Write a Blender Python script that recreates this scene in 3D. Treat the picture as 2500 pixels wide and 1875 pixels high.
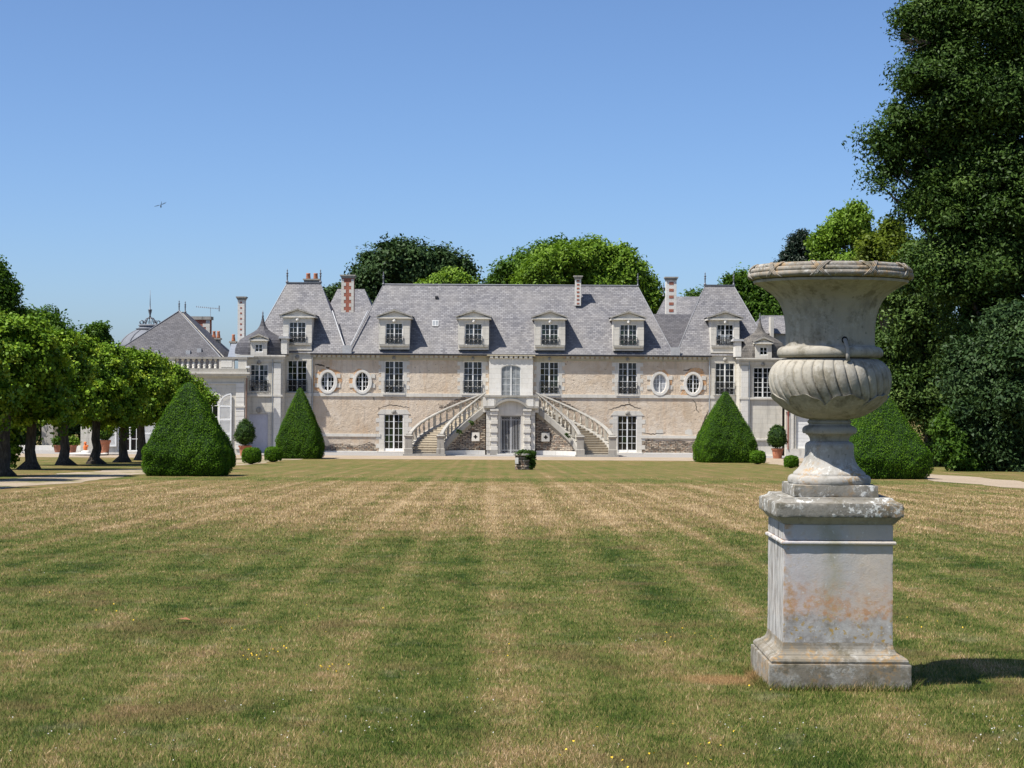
import bpy, bmesh, math, random
import numpy as np
from mathutils import Vector, Matrix

for o in list(bpy.data.objects):
    bpy.data.objects.remove(o, do_unlink=True)
scene = bpy.context.scene
COL = scene.collection
R = math.radians
random.seed(7)

# ------------------------------------------------------------------ camera
CAMZ = 5.185          # eye height above the terrace in front of the house
FPX = 4400.0          # focal length in photograph pixels (2500 wide)
ROLL = 0.006
cam_data = bpy.data.cameras.new('camera')
cam_data.sensor_fit = 'HORIZONTAL'
cam_data.sensor_width = 36.0
cam_data.lens = 36.0 * FPX / 2500.0
cam_data.clip_start = 0.1
cam_data.clip_end = 6000.0
cam = bpy.data.objects.new('camera', cam_data)
COL.objects.link(cam)
cam.matrix_world = Matrix.Translation((0, 0, CAMZ)) @ (Matrix.Rotation(R(90), 4, 'X') @ Matrix.Rotation(ROLL, 4, 'Z'))
scene.camera = cam

# ------------------------------------------------------------------ sky and sun
SUN_EL = 60.0
SUN_VEC = Vector((-0.88, -0.475, 0)).normalized()          # horizontal direction towards the sun
world = bpy.data.worlds.new('World')
scene.world = world
world.use_nodes = True
wn = world.node_tree
sky = wn.nodes.new('ShaderNodeTexSky')
sky.sky_type = 'NISHITA'
sky.sun_disc = False
sky.sun_elevation = R(SUN_EL)
sky.sun_rotation = math.atan2(SUN_VEC.x, SUN_VEC.y)
sky.altitude = 50.0
sky.air_density = 0.7
sky.dust_density = 1.0
sky.ozone_density = 8.0
bg = wn.nodes['Background']
bg.inputs['Strength'].default_value = 0.105
wn.links.new(sky.outputs['Color'], bg.inputs['Color'])
sun_data = bpy.data.lights.new('sun', 'SUN')
sun_data.energy = 5.0
sun_data.angle = R(0.5)
sun_data.color = (1.0, 0.955, 0.88)
sun = bpy.data.objects.new('sun', sun_data)
COL.objects.link(sun)
sdir = Vector((SUN_VEC.x * math.cos(R(SUN_EL)), SUN_VEC.y * math.cos(R(SUN_EL)), math.sin(R(SUN_EL))))
sun.rotation_euler = sdir.to_track_quat('Z', 'Y').to_euler()
sun.location = (-30, -20, 60)
vs = scene.view_settings
vs.view_transform = 'Standard'
vs.look = 'None'
vs.exposure = 0.6
vs.gamma = 1.0
vs.use_curve_mapping = False
scene.render.engine = 'CYCLES'
cy = scene.cycles
cy.max_bounces = 6
cy.diffuse_bounces = 3
cy.glossy_bounces = 2
cy.transmission_bounces = 3
cy.transparent_max_bounces = 4
cy.use_denoising = True
cy.caustics_reflective = False
cy.caustics_refractive = False

# ------------------------------------------------------------------ measuring
EDGE = 123.0                       # where the sloping lawn meets the level terrace
SLOPE = 0.0297
def ground_z(y):
    return max(0.0, (EDGE - y) * SLOPE) if y < EDGE else 0.0
def at(u, v, Y):
    """photograph pixel -> world point at depth Y"""
    a, b = u - 1250.0, v - 937.5
    x = a + ROLL * b
    z = b - ROLL * a
    return Vector((x * Y / FPX, Y, CAMZ - z * Y / FPX))
def on_ground(u, v):
    t = (v - 937.5 - ROLL * (u - 1250.0)) / FPX
    Y = (CAMZ - EDGE * SLOPE) / (t - SLOPE)
    if Y > EDGE:
        Y = CAMZ / t
    p = at(u, v, Y)
    p.z = ground_z(Y)
    return p

# ------------------------------------------------------------------ mesh helpers
WORLD = {}
def wloc(o):
    return WORLD.get(o.name, Vector(o.location))
def place(o, parent, loc):
    loc = Vector(loc)
    COL.objects.link(o)
    WORLD[o.name] = loc
    if parent is not None:
        o.parent = parent
        o.location = loc - wloc(parent)
    else:
        o.location = loc
    return o
def tag(o, label=None, category=None, group=None, kind=None):
    if label: o['label'] = label
    if category: o['category'] = category
    if group: o['group'] = group
    if kind: o['kind'] = kind
    return o
def empty(name, loc, label, category, group=None):
    o = bpy.data.objects.new(name, None)
    o.empty_display_size = 0.3
    place(o, None, loc)
    return tag(o, label, category, group)
def copy_tree(src, loc, rotz=0.0, scale=1.0, label=None):
    r = src.copy(); COL.objects.link(r)
    r.location = loc; r.rotation_euler = (0, 0, rotz)
    r.scale = scale if isinstance(scale, tuple) else (scale,) * 3
    WORLD[r.name] = Vector(loc)
    if label: r['label'] = label
    for ch in list(src.children):
        c = ch.copy(); COL.objects.link(c); c.parent = r
        for g in list(ch.children):
            d = g.copy(); COL.objects.link(d); d.parent = c
    return r
def face_uv(me):
    uv = me.uv_layers.new(name='UVMap')
    Z = Vector((0, 0, 1))
    for p in me.polygons:
        n = p.normal
        if abs(n.z) > 0.97:
            t, b = Vector((1, 0, 0)), Vector((0, 1, 0))
        else:
            t = Z.cross(n).normalized(); b = n.cross(t)
        for li in p.loop_indices:
            co = me.vertices[me.loops[li].vertex_index].co
            uv.data[li].uv = (co.dot(t), co.dot(b))
class MB:
    def __init__(s):
        s.v = []; s.f = []
    def add(s, vs_, fs_):
        k = len(s.v)
        s.v += [tuple(q) for q in vs_]
        s.f += [tuple(i + k for i in f) for f in fs_]
        return s
    def box(s, x0, x1, y0, y1, z0, z1):
        return s.add([(x0,y0,z0),(x1,y0,z0),(x1,y1,z0),(x0,y1,z0),(x0,y0,z1),(x1,y0,z1),(x1,y1,z1),(x0,y1,z1)],
                     [(0,3,2,1),(4,5,6,7),(0,1,5,4),(1,2,6,5),(2,3,7,6),(3,0,4,7)])
    def frustum(s, x0, x1, y0, y1, z0, X0, X1, Y0, Y1, z1):
        return s.add([(x0,y0,z0),(x1,y0,z0),(x1,y1,z0),(x0,y1,z0),(X0,Y0,z1),(X1,Y0,z1),(X1,Y1,z1),(X0,Y1,z1)],
                     [(0,3,2,1),(4,5,6,7),(0,1,5,4),(1,2,6,5),(2,3,7,6),(3,0,4,7)])
    def sqstack(s, cx, cy_, prof):
        """square moulded block: prof = [(z, half width)]"""
        vs_, fs_ = [], []
        for z, h in prof:
            vs_ += [(cx-h,cy_-h,z),(cx+h,cy_-h,z),(cx+h,cy_+h,z),(cx-h,cy_+h,z)]
        n = len(prof)
        for i in range(n-1):
            for k in range(4):
                a, b = i*4+k, i*4+(k+1) % 4
                fs_.append((a, b, b+4, a+4))
        fs_.append((3,2,1,0)); fs_.append(tuple((n-1)*4+k for k in range(4)))
        return s.add(vs_, fs_)
    def prism_y(s, poly, y0, y1):
        """poly = [(x,z)] extruded along y"""
        n = len(poly)
        vs_ = [(x,y0,z) for x,z in poly] + [(x,y1,z) for x,z in poly]
        fs_ = [tuple(range(n)), tuple(range(2*n-1, n-1, -1))]
        for i in range(n):
            j = (i+1) % n
            fs_.append((i, j, j+n, i+n))
        return s.add(vs_, fs_)
    def prism_z(s, poly, z0, z1):
        n = len(poly)
        vs_ = [(x,y,z0) for x,y in poly] + [(x,y,z1) for x,y in poly]
        fs_ = [tuple(range(n)), tuple(range(2*n-1, n-1, -1))]
        for i in range(n):
            j = (i+1) % n
            fs_.append((i, j, j+n, i+n))
        return s.add(vs_, fs_)
    def ring_y(s, outer, inner, y0, y1):
        n = len(outer)
        vs_ = [(x,y0,z) for x,z in outer]+[(x,y0,z) for x,z in inner]+[(x,y1,z) for x,z in outer]+[(x,y1,z) for x,z in inner]
        fs_ = []
        for i in range(n):
            j = (i+1) % n
            fs_ += [(i,j,n+j,n+i),(2*n+i,3*n+i,3*n+j,2*n+j),(i,2*n+i,2*n+j,j),(n+i,n+j,3*n+j,3*n+i)]
        return s.add(vs_, fs_)
    def lathe(s, cx, cy_, prof, n=16, cap=True):
        vs_, fs_ = [], []
        for z, r in prof:
            for k in range(n):
                a = 2*math.pi*(k+.5)/n
                vs_.append((cx+r*math.cos(a), cy_+r*math.sin(a), z))
        m = len(prof)
        for i in range(m-1):
            for k in range(n):
                j = (k+1) % n
                fs_.append((i*n+k, i*n+j, (i+1)*n+j, (i+1)*n+k))
        if cap:
            fs_.append(tuple(range(n-1,-1,-1))); fs_.append(tuple((m-1)*n+k for k in range(n)))
        return s.add(vs_, fs_)
    def tube(s, pts, radii, n=6):
        pts = [Vector(p) for p in pts]
        if not hasattr(radii, '__len__'): radii = [radii]*len(pts)
        vs_, fs_ = [], []
        for i, p in enumerate(pts):
            d = (pts[min(i+1, len(pts)-1)] - pts[max(i-1, 0)]).normalized()
            ref = Vector((0,0,1)) if abs(d.z) < .9 else Vector((1,0,0))
            a = d.cross(ref).normalized(); b = d.cross(a)
            for k in range(n):
                t = 2*math.pi*k/n
                vs_.append(p + (a*math.cos(t)+b*math.sin(t))*radii[i])
        m = len(pts)
        for i in range(m-1):
            for k in range(n):
                j = (k+1) % n
                fs_.append((i*n+k, i*n+j, (i+1)*n+j, (i+1)*n+k))
        fs_.append(tuple(range(n-1,-1,-1))); fs_.append(tuple((m-1)*n+k for k in range(n)))
        return s.add(vs_, fs_)
    def sweep(s, pts, section):
        """section = [(side, up)] swept along pts; side = horizontal normal of the path"""
        pts = [Vector(p) for p in pts]
        n = len(section); vs_, fs_ = [], []
        for i, p in enumerate(pts):
            d = pts[min(i+1, len(pts)-1)] - pts[max(i-1, 0)]
            d.z = 0; d.normalize()
            sd = Vector((d.y, -d.x, 0))
            for a, b in section:
                vs_.append(p + sd*a + Vector((0,0,b)))
        m = len(pts)
        for i in range(m-1):
            for k in range(n):
                j = (k+1) % n
                fs_.append((i*n+k, i*n+j, (i+1)*n+j, (i+1)*n+k))
        fs_.append(tuple(range(n-1,-1,-1))); fs_.append(tuple((m-1)*n+k for k in range(n)))
        return s.add(vs_, fs_)
    def lump(s, c, r, n=2, seed=0, jit=.15, sc=(1,1,1)):
        bm = bmesh.new(); bmesh.ops.create_icosphere(bm, subdivisions=n, radius=1)
        rg = random.Random(seed)
        vs_ = []
        for q in bm.verts:
            k = r*(1+rg.uniform(-jit, jit))
            vs_.append((c[0]+q.co.x*k*sc[0], c[1]+q.co.y*k*sc[1], c[2]+q.co.z*k*sc[2]))
        fs_ = [tuple(x.index for x in f.verts) for f in bm.faces]
        bm.free()
        return s.add(vs_, fs_)
    def mesh(s, name, mat, origin=None, smooth=False, uv=True, recalc=True):
        V = s.v
        if origin is None:
            xs, ys, zs = zip(*V)
            origin = Vector(((min(xs)+max(xs))/2, (min(ys)+max(ys))/2, min(zs)))
        origin = Vector(origin)
        me = bpy.data.meshes.new(name)
        me.from_pydata([(x-origin.x, y-origin.y, z-origin.z) for x,y,z in V], [], s.f)
        if recalc:
            bm = bmesh.new(); bm.from_mesh(me)
            bmesh.ops.recalc_face_normals(bm, faces=bm.faces)
            bm.to_mesh(me); bm.free()
        if smooth:
            for p in me.polygons: p.use_smooth = True
        if uv: face_uv(me)
        me.materials.append(mat)
        return me, origin
    def build(s, name, mat, parent=None, origin=None, smooth=False, uv=True, bevel=0, recalc=True, angle=None):
        me, org = s.mesh(name, mat, origin, smooth, uv, recalc)
        if angle:
            try:
                for p in me.polygons: p.use_smooth = True
                me.set_sharp_from_angle(angle=R(angle))
            except Exception:
                pass
        o = bpy.data.objects.new(name, me)
        place(o, parent, org)
        if bevel:
            b = o.modifiers.new('bevel', 'BEVEL'); b.width = bevel; b.segments = 2; b.limit_method = 'ANGLE'; b.angle_limit = R(40)
        return o
def inst(name, me, loc, parent, rot=None, scale=None):
    o = bpy.data.objects.new(name, me)
    place(o, parent, loc)
    if rot: o.rotation_euler = rot
    if scale: o.scale = scale
    return o

# ------------------------------------------------------------------ materials
class NT:
    def __init__(s, name):
        s.m = bpy.data.materials.new(name); s.m.use_nodes = True
        s.t = s.m.node_tree; s.n = s.t.nodes; s.l = s.t.links
        s.b = s.n['Principled BSDF']; s.out = s.n['Material Output']
        s.b.inputs['Roughness'].default_value = 0.85
        s.b.inputs['Specular IOR Level'].default_value = 0.25
    def set(s, inp, val):
        if isinstance(val, bpy.types.NodeSocket): s.l.new(val, inp)
        elif isinstance(val, tuple) and len(val) == 3 and inp.type == 'RGBA': inp.default_value = (*val, 1)
        else: inp.default_value = val
    def pos(s):
        return s.n.new('ShaderNodeNewGeometry').outputs['Position']
    def objpos(s):
        return s.n.new('ShaderNodeTexCoord').outputs['Object']
    def uv(s):
        return s.n.new('ShaderNodeTexCoord').outputs['UV']
    def mapping(s, vec, scale=(1,1,1), loc=(0,0,0), rot=(0,0,0)):
        n = s.n.new('ShaderNodeMapping'); s.l.new(vec, n.inputs['Vector'])
        n.inputs['Scale'].default_value = scale; n.inputs['Location'].default_value = loc; n.inputs['Rotation'].default_value = rot
        return n.outputs[0]
    def noise(s, vec, scale, detail=4, rough=.55, dist=0.0, col=False):
        n = s.n.new('ShaderNodeTexNoise'); s.l.new(vec, n.inputs['Vector'])
        n.inputs['Scale'].default_value = scale; n.inputs['Detail'].default_value = detail
        n.inputs['Roughness'].default_value = rough; n.inputs['Distortion'].default_value = dist
        return n.outputs['Color' if col else 'Fac']
    def voronoi(s, vec, scale, out='Distance'):
        n = s.n.new('ShaderNodeTexVoronoi'); s.l.new(vec, n.inputs['Vector']); n.inputs['Scale'].default_value = scale
        return n.outputs[out]
    def ramp(s, fac, stops, interp='LINEAR'):
        n = s.n.new('ShaderNodeValToRGB'); s.l.new(fac, n.inputs['Fac'])
        cr = n.color_ramp; cr.interpolation = interp
        while len(cr.elements) < len(stops): cr.elements.new(0.5)
        for e, (p, c) in zip(cr.elements, stops):
            e.position = p
            e.color = (*c, 1) if isinstance(c, tuple) else (c, c, c, 1)
        return n.outputs['Color']
    def mix(s, fac, a, b, mode='MIX'):
        n = s.n.new('ShaderNodeMix'); n.data_type = 'RGBA'; n.blend_type = mode
        s.set(n.inputs[0], fac); s.set(n.inputs[6], a); s.set(n.inputs[7], b)
        return n.outputs[2]
    def math(s, op, a, b=0.0, clamp=False):
        n = s.n.new('ShaderNodeMath'); n.operation = op; n.use_clamp = clamp
        s.set(n.inputs[0], a); s.set(n.inputs[1], b)
        return n.outputs[0]
    def sep(s, vec):
        n = s.n.new('ShaderNodeSeparateXYZ'); s.l.new(vec, n.inputs[0])
        return n.outputs
    def attr(s, name):
        n = s.n.new('ShaderNodeAttribute'); n.attribute_name = name
        return n.outputs['Fac']
    def objrand(s):
        return s.n.new('ShaderNodeObjectInfo').outputs['Random']
    def brick(s, vec, c1, c2, mortar, w, h, ms=.02, off=.5, bias=0.0, smooth=.1):
        n = s.n.new('ShaderNodeTexBrick'); s.l.new(vec, n.inputs['Vector'])
        s.set(n.inputs['Color1'], c1); s.set(n.inputs['Color2'], c2); s.set(n.inputs['Mortar'], mortar)
        n.inputs['Scale'].default_value = 1.0; n.inputs['Mortar Size'].default_value = ms
        n.inputs['Mortar Smooth'].default_value = smooth; n.inputs['Bias'].default_value = bias
        n.inputs['Brick Width'].default_value = w; n.inputs['Row Height'].default_value = h
        n.offset = off
        return n.outputs['Color'], n.outputs['Fac']
    def bump(s, height, strength=.3, dist=.02):
        n = s.n.new('ShaderNodeBump'); n.inputs['Strength'].default_value = strength; n.inputs['Distance'].default_value = dist
        s.l.new(height, n.inputs['Height'])
        s.l.new(n.outputs[0], s.b.inputs['Normal'])
    def color(s, c): s.set(s.b.inputs['Base Color'], c)
    def rough(s, r): s.set(s.b.inputs['Roughness'], r)

M = {}
def m_simple(key, col, rough=.7, metal=0.0, var=.12, scale=3.0):
    t = NT(key); n = t.noise(t.pos(), scale, 3)
    lo = tuple(c*(1-var) for c in col); hi = tuple(min(1, c*(1+var)) for c in col)
    t.color(t.ramp(n, [(.3, lo), (.7, hi)])); t.rough(rough)
    t.b.inputs['Metallic'].default_value = metal
    M[key] = t.m
def m_stone(key, base, dirt, joints=None, dirtamt=.5, seedloc=(0,0,0), streak=True):
    t = NT(key); P = t.mapping(t.pos(), loc=seedloc)
    n1 = t.noise(P, .9, 5, .6); n2 = t.noise(P, 9, 4, .65)
    c = t.ramp(n1, [(.25, tuple(x*.84 for x in base)), (.55, base), (.8, tuple(min(1, x*1.07) for x in base))])
    c = t.mix(t.math('MULTIPLY', t.ramp(n2, [(.5, 0.0), (.75, 1.0)]), .35), c, tuple(x*.78 for x in base))
    if streak:
        st = t.noise(t.mapping(P, scale=(2.2, 2.2, .22)), 1.6, 5, .65)
        c = t.mix(t.math('MULTIPLY', t.ramp(st, [(.52, 0.0), (.74, 1.0)]), dirtamt), c, dirt)
    h = n2
    if joints:
        bc, bf = t.brick(t.uv(), (1,1,1), (.955,.945,.925), (.80,.785,.75), joints[0], joints[1], .010)
        c = t.mix(1.0, c, bc, 'MULTIPLY')
        h = t.math('SUBTRACT', n2, t.math('MULTIPLY', bf, .8))
    t.color(c); t.rough(.88); t.bump(h, .35, .015)
    M[key] = t.m

m_stone('baluster_stone', (.48,.445,.37), (.17,.155,.13), dirtamt=.7)
m_stone('tuffeau', (.66,.625,.555), (.26,.245,.22))
m_stone('cream_stone', (.60,.53,.42), (.30,.26,.20), dirtamt=.35)
m_stone('ashlar', (.65,.615,.535), (.22,.21,.19), joints=(.72,.34), dirtamt=.45)
m_stone('clean_stone', (.74,.715,.66), (.40,.38,.34), joints=(.8,.36), dirtamt=.2)
m_stone('old_stone', (.36,.34,.30), (.11,.105,.095), dirtamt=.85)
m_stone('step_stone', (.43,.375,.285), (.2,.15,.10), dirtamt=.5)
m_stone('yellow_stone', (.50,.44,.31), (.2,.18,.14), dirtamt=.4)

# lime plaster
t = NT('plaster'); P = t.pos()
n1 = t.noise(P, .35, 6, .62); n2 = t.noise(P, 3.2, 5, .65, .4); n3 = t.noise(P, 14, 4, .6)
c = t.ramp(n1, [(.28, (.49,.385,.275)), (.5, (.625,.51,.385)), (.72, (.71,.61,.49))])
c = t.mix(t.math('MULTIPLY', t.ramp(n2, [(.5, 0.0), (.68, 1.0)]), .35), c, (.47,.37,.28))
st = t.noise(t.mapping(P, scale=(1.5,1.5,.25)), 1.3, 5, .6)
c = t.mix(t.math('MULTIPLY', t.ramp(st, [(.54, 0.0), (.74, 1.0)]), .55), c, (.52,.34,.20))
st2 = t.noise(t.mapping(P, scale=(3.5,3.5,.3), loc=(4,2,9)), 1.2, 5, .65)
c = t.mix(t.math('MULTIPLY', t.ramp(st2, [(.56, 0.0), (.74, 1.0)]), .45), c, (.33,.29,.245))
bl = t.noise(t.mapping(P, loc=(9,1,3)), .9, 5, .7, .6)
c = t.mix(t.math('MULTIPLY', t.ramp(bl, [(.52, 0.0), (.60, 1.0)]), .40), c, (.70,.62,.52))
pits = t.ramp(t.noise(P, 6.5, 2, .5), [(.70, 0.0), (.735, 1.0)])
c = t.mix(t.math('MULTIPLY', pits, .8), c, (.15,.11,.08))
z = t.sep(P)[2]
low = t.math('MULTIPLY', t.math('SUBTRACT', 1.0, t.math('DIVIDE', z, 1.3), True), t.ramp(n2, [(.35, 0.0), (.6, 1.0)]))
c = t.mix(t.math('MULTIPLY', low, .6), c, (.34,.31,.27))
t.color(c); t.rough(.93)
t.bump(t.math('ADD', t.math('MULTIPLY', n3, .5), n2), .8, .06)
M['plaster'] = t.m

# slate
def m_slate(key, dark=1.0):
    t = NT(key); U = t.uv(); P = t.pos()
    wob = t.mix(.012, U, t.noise(U, 2.5, 2, col=True), 'ADD')
    bc, bf = t.brick(wob, (.098,.096,.108), (.225,.219,.226), (.05,.05,.055), .30, .17, .014, bias=.05)
    b2, _ = t.brick(t.mapping(wob, loc=(3.1, 7.7, 0)), (.42,.40,.50), (1,1,1), (1,1,1), .9, .34, 0.0, bias=.86)
    c = t.mix(1.0, bc, b2, 'MULTIPLY')
    n1 = t.noise(P, .45, 6, .65); n2 = t.noise(P, 3.5, 4, .6)
    c = t.mix(t.math('MULTIPLY', t.ramp(n1, [(.40, 0.0), (.70, 1.0)]), .55), c, (.235,.22,.205))
    st = t.noise(t.mapping(U, scale=(1.2,.16,1)), 1.6, 4, .6)
    c = t.mix(t.math('MULTIPLY', t.ramp(st, [(.6, 0.0), (.78, 1.0)]), .5), c, (.075,.072,.068))
    c = t.mix(t.math('MULTIPLY', t.ramp(n2, [(.60, 0.0), (.72, 1.0)]), .40), c, (.30,.28,.25))
    if dark != 1.0: c = t.mix(1.0, c, (dark, dark, dark*1.06), 'MULTIPLY')
    t.color(c); t.rough(.62); t.b.inputs['Specular IOR Level'].default_value = .4
    t.bump(t.math('SUBTRACT', t.math('MULTIPLY', n2, .4), bf), .5, .02)
    M[key] = t.m
m_slate('slate'); m_slate('slate_dark', .46)
# fish-scale / lichen covered tower slates use the same pattern in a browner tone
t = NT('slate_brown'); U = t.uv(); P = t.pos()
bc, bf = t.brick(U, (.07,.066,.062), (.14,.13,.12), (.035,.033,.03), .20, .14, .016)
c = t.mix(t.math('MULTIPLY', t.ramp(t.noise(P, 2.2, 5, .6), [(.4, 0.0), (.65, 1.0)]), .6), bc, (.19,.17,.145))
t.color(c); t.rough(.8); t.bump(t.math('MULTIPLY', bf, -1.0), .5, .02); M['slate_brown'] = t.m

# rubble of schist
t = NT('rubble'); U = t.uv(); P = t.pos()
wob = t.mix(.22, U, t.noise(U, 3.4, 4, .7, col=True), 'ADD')
bc, bf = t.brick(wob, (.15,.125,.10), (.60,.50,.38), (.05,.042,.035), .36, .125, .018, bias=-.05)
c = t.mix(t.math('MULTIPLY', t.ramp(t.noise(P, 1.6, 5, .65), [(.45, 0.0), (.65, 1.0)]), .35), bc, (.34,.31,.28))
c = t.mix(t.math('MULTIPLY', t.ramp(t.noise(P, 5, 4, .6), [(.52, 0.0), (.66, 1.0)]), .6), c, (.36,.20,.11))
t.color(c); t.rough(.9)
t.bump(t.math('SUBTRACT', t.noise(P, 12, 4), t.math('MULTIPLY', bf, 1.5)), 1.0, .05)
M['rubble'] = t.m
# bricks
t = NT('red_brick'); P = t.pos()
bc, bf = t.brick(t.uv(), (.33,.062,.030), (.44,.11,.055), (.36,.27,.21), .22, .065, .008)
c = t.mix(t.math('MULTIPLY', t.ramp(t.noise(P, 5, 4), [(.5, 0.0), (.7, 1.0)]), .4), bc, (.24,.075,.045))
t.color(c); t.bump(t.math('MULTIPLY', bf, -1.0), .4, .01); M['red_brick'] = t.m
t = NT('exposed_brick'); P = t.pos()
bc, bf = t.brick(t.mix(.06, t.uv(), t.noise(t.uv(), 5, 2, col=True), 'ADD'), (.55,.22,.06), (.68,.34,.12), (.52,.40,.28), .2, .06, .012)
c = t.mix(t.math('MULTIPLY', t.ramp(t.noise(P, 4, 4), [(.48, 0.0), (.62, 1.0)]), .8), bc, (.55,.45,.33))
t.color(c); t.rough(.95); t.bump(t.noise(P, 12, 4), .8, .04); M['exposed_brick'] = t.m

m_simple('white_paint', (.80,.80,.78), .45, var=.06)
m_simple('old_white_paint', (.60,.60,.58), .5, var=.1)
m_simple('lilac_paint', (.56,.56,.62), .55, var=.06)
m_simple('iron', (.055,.058,.062), .55, .3)
m_simple('grey_iron', (.50,.50,.50), .5, .0)
m_simple('lead', (.16,.165,.18), .5, .4)
m_simple('lead_bright', (.46,.46,.46), .45, .2)
m_simple('zinc', (.40,.42,.44), .4, .5)
m_simple('dull_zinc', (.16,.17,.19), .75, .0)
m_simple('gutter', (.035,.035,.04), .5, .2)
m_simple('terracotta', (.40,.165,.095), .8, var=.25, scale=4)
m_simple('red_pipe', (.27,.07,.05), .5)
m_simple('rust_pipe', (.26,.17,.125), .7)
m_simple('lead_pipe', (.30,.28,.25), .6)
m_simple('dead_leaf', (.27,.115,.06), .8)
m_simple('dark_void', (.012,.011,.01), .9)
m_simple('curtain_white', (.6,.6,.58), .9)
m_simple('orange_clay', (.62,.17,.05), .7)
t = NT('bark'); P = t.pos()
n = t.noise(t.mapping(P, scale=(6,6,1.2)), 2.2, 6, .65)
c = t.ramp(n, [(.3, (.025,.02,.016)), (.55, (.075,.062,.05)), (.75, (.15,.135,.11))])
t.color(c); t.rough(.95); t.bump(n, 1.0, .06); M['bark'] = t.m
# glass seen from outside in daylight: dark room behind a slightly uneven reflecting pane
def m_glass(key, col, rough=.03):
    t = NT(key); P = t.pos()
    t.color(t.ramp(t.noise(P, 2.4, 2), [(.35, tuple(x*.5 for x in col)), (.7, col)]))
    t.rough(rough); t.b.inputs['Specular IOR Level'].default_value = .55
    t.bump(t.noise(P, 3.0, 1), .03, .02)
    M[key] = t.m
m_glass('glass', (.012,.014,.016)); m_glass('glass_blue_refl', (.05,.065,.085))  # blue tint is reflection painted into the pane colour
m_glass('glass_curtain', (.34,.36,.37), .12); m_glass('glass_green_refl', (.012,.03,.014))  # green tint likewise paints dark green reflections on the panes
m_glass('glass_pale', (.46,.47,.49), .15)

# foliage
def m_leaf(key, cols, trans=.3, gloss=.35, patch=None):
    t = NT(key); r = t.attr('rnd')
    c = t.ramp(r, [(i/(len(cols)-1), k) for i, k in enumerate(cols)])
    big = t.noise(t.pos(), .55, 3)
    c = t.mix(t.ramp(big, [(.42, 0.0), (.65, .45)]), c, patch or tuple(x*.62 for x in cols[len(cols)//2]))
    t.color(c); t.rough(.48); t.b.inputs['Specular IOR Level'].default_value = gloss
    tr = t.n.new('ShaderNodeBsdfTranslucent'); t.l.new(t.mix(1.0, c, (1.25,1.35,.55), 'MULTIPLY'), tr.inputs['Color'])
    mx = t.n.new('ShaderNodeMixShader'); mx.inputs[0].default_value = trans
    t.l.new(t.b.outputs[0], mx.inputs[1]); t.l.new(tr.outputs[0], mx.inputs[2]); t.l.new(mx.outputs[0], t.out.inputs['Surface'])
    M[key] = t.m
m_leaf('leaf_lime', [(.050,.105,.008),(.11,.20,.014),(.20,.31,.024),(.34,.42,.045)], .12, .09, patch=(.08,.14,.012))
m_leaf('leaf_oak_dark', [(.022,.046,.018),(.042,.078,.026),(.070,.115,.038)], .12, .09)
m_leaf('leaf_evergreen', [(.014,.034,.008),(.030,.062,.012),(.055,.100,.019),(.095,.150,.032)], .12, .09)
m_leaf('leaf_bright', [(.07,.135,.014),(.14,.235,.024),(.23,.34,.05)], .22, .09)
m_leaf('leaf_mid', [(.035,.08,.012),(.065,.13,.018),(.11,.19,.03)], .3, .09)
m_leaf('leaf_wood', [(.022,.046,.012),(.046,.086,.018),(.080,.135,.03),(.13,.19,.05)], .15, .09)
m_leaf('leaf_yellow', [(.06,.09,.012),(.12,.165,.02),(.19,.225,.03)], .3, .09)
m_leaf('leaf_conifer', [(.010,.024,.014),(.018,.036,.020),(.03,.05,.026)], .08, .3)
m_leaf('leaf_yew', [(.028,.074,.005),(.058,.135,.008),(.095,.195,.013),(.15,.255,.02)], .2, .06, patch=(.05,.115,.007))
m_leaf('leaf_box', [(.022,.048,.008),(.045,.090,.014),(.085,.15,.03)], .2, .09)
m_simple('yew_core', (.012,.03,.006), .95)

# gravel and paving
t = NT('gravel'); P = t.pos()
c = t.ramp(t.noise(P, 18, 5, .7), [(.3, (.25,.195,.135)), (.6, (.38,.305,.225)), (.8, (.47,.39,.30))])
c = t.mix(t.math('MULTIPLY', t.ramp(t.noise(P, .5, 5, .6), [(.45, 0.0), (.7, 1.0)]), .5), c, (.24,.185,.12))
t.color(c); t.rough(.95); t.bump(t.noise(P, 40, 3), .6, .02); M['gravel'] = t.m
t = NT('track_gravel'); P = t.pos()
c = t.ramp(t.noise(P, 18, 5, .7), [(.3, (.25,.195,.135)), (.6, (.37,.30,.22)), (.8, (.46,.38,.30))])
gm_ = t.ramp(t.noise(t.mapping(P, scale=(1.0,.35,1)), .9, 5, .65), [(.47, 0.0), (.60, 1.0)])
c = t.mix(t.math('MULTIPLY', gm_, .85), c, (.17,.155,.06))
t.color(c); t.rough(.95); t.bump(t.noise(P, 40, 3), .6, .02); M['track_gravel'] = t.m
t = NT('gravel_grey'); P = t.pos()
c = t.ramp(t.noise(P, 14, 5, .7), [(.3, (.20,.19,.18)), (.6, (.31,.295,.28)), (.8, (.40,.385,.36))])
t.color(c); t.rough(.95); t.bump(t.noise(P, 30, 3), .6, .02); M['gravel_grey'] = t.m

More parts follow.
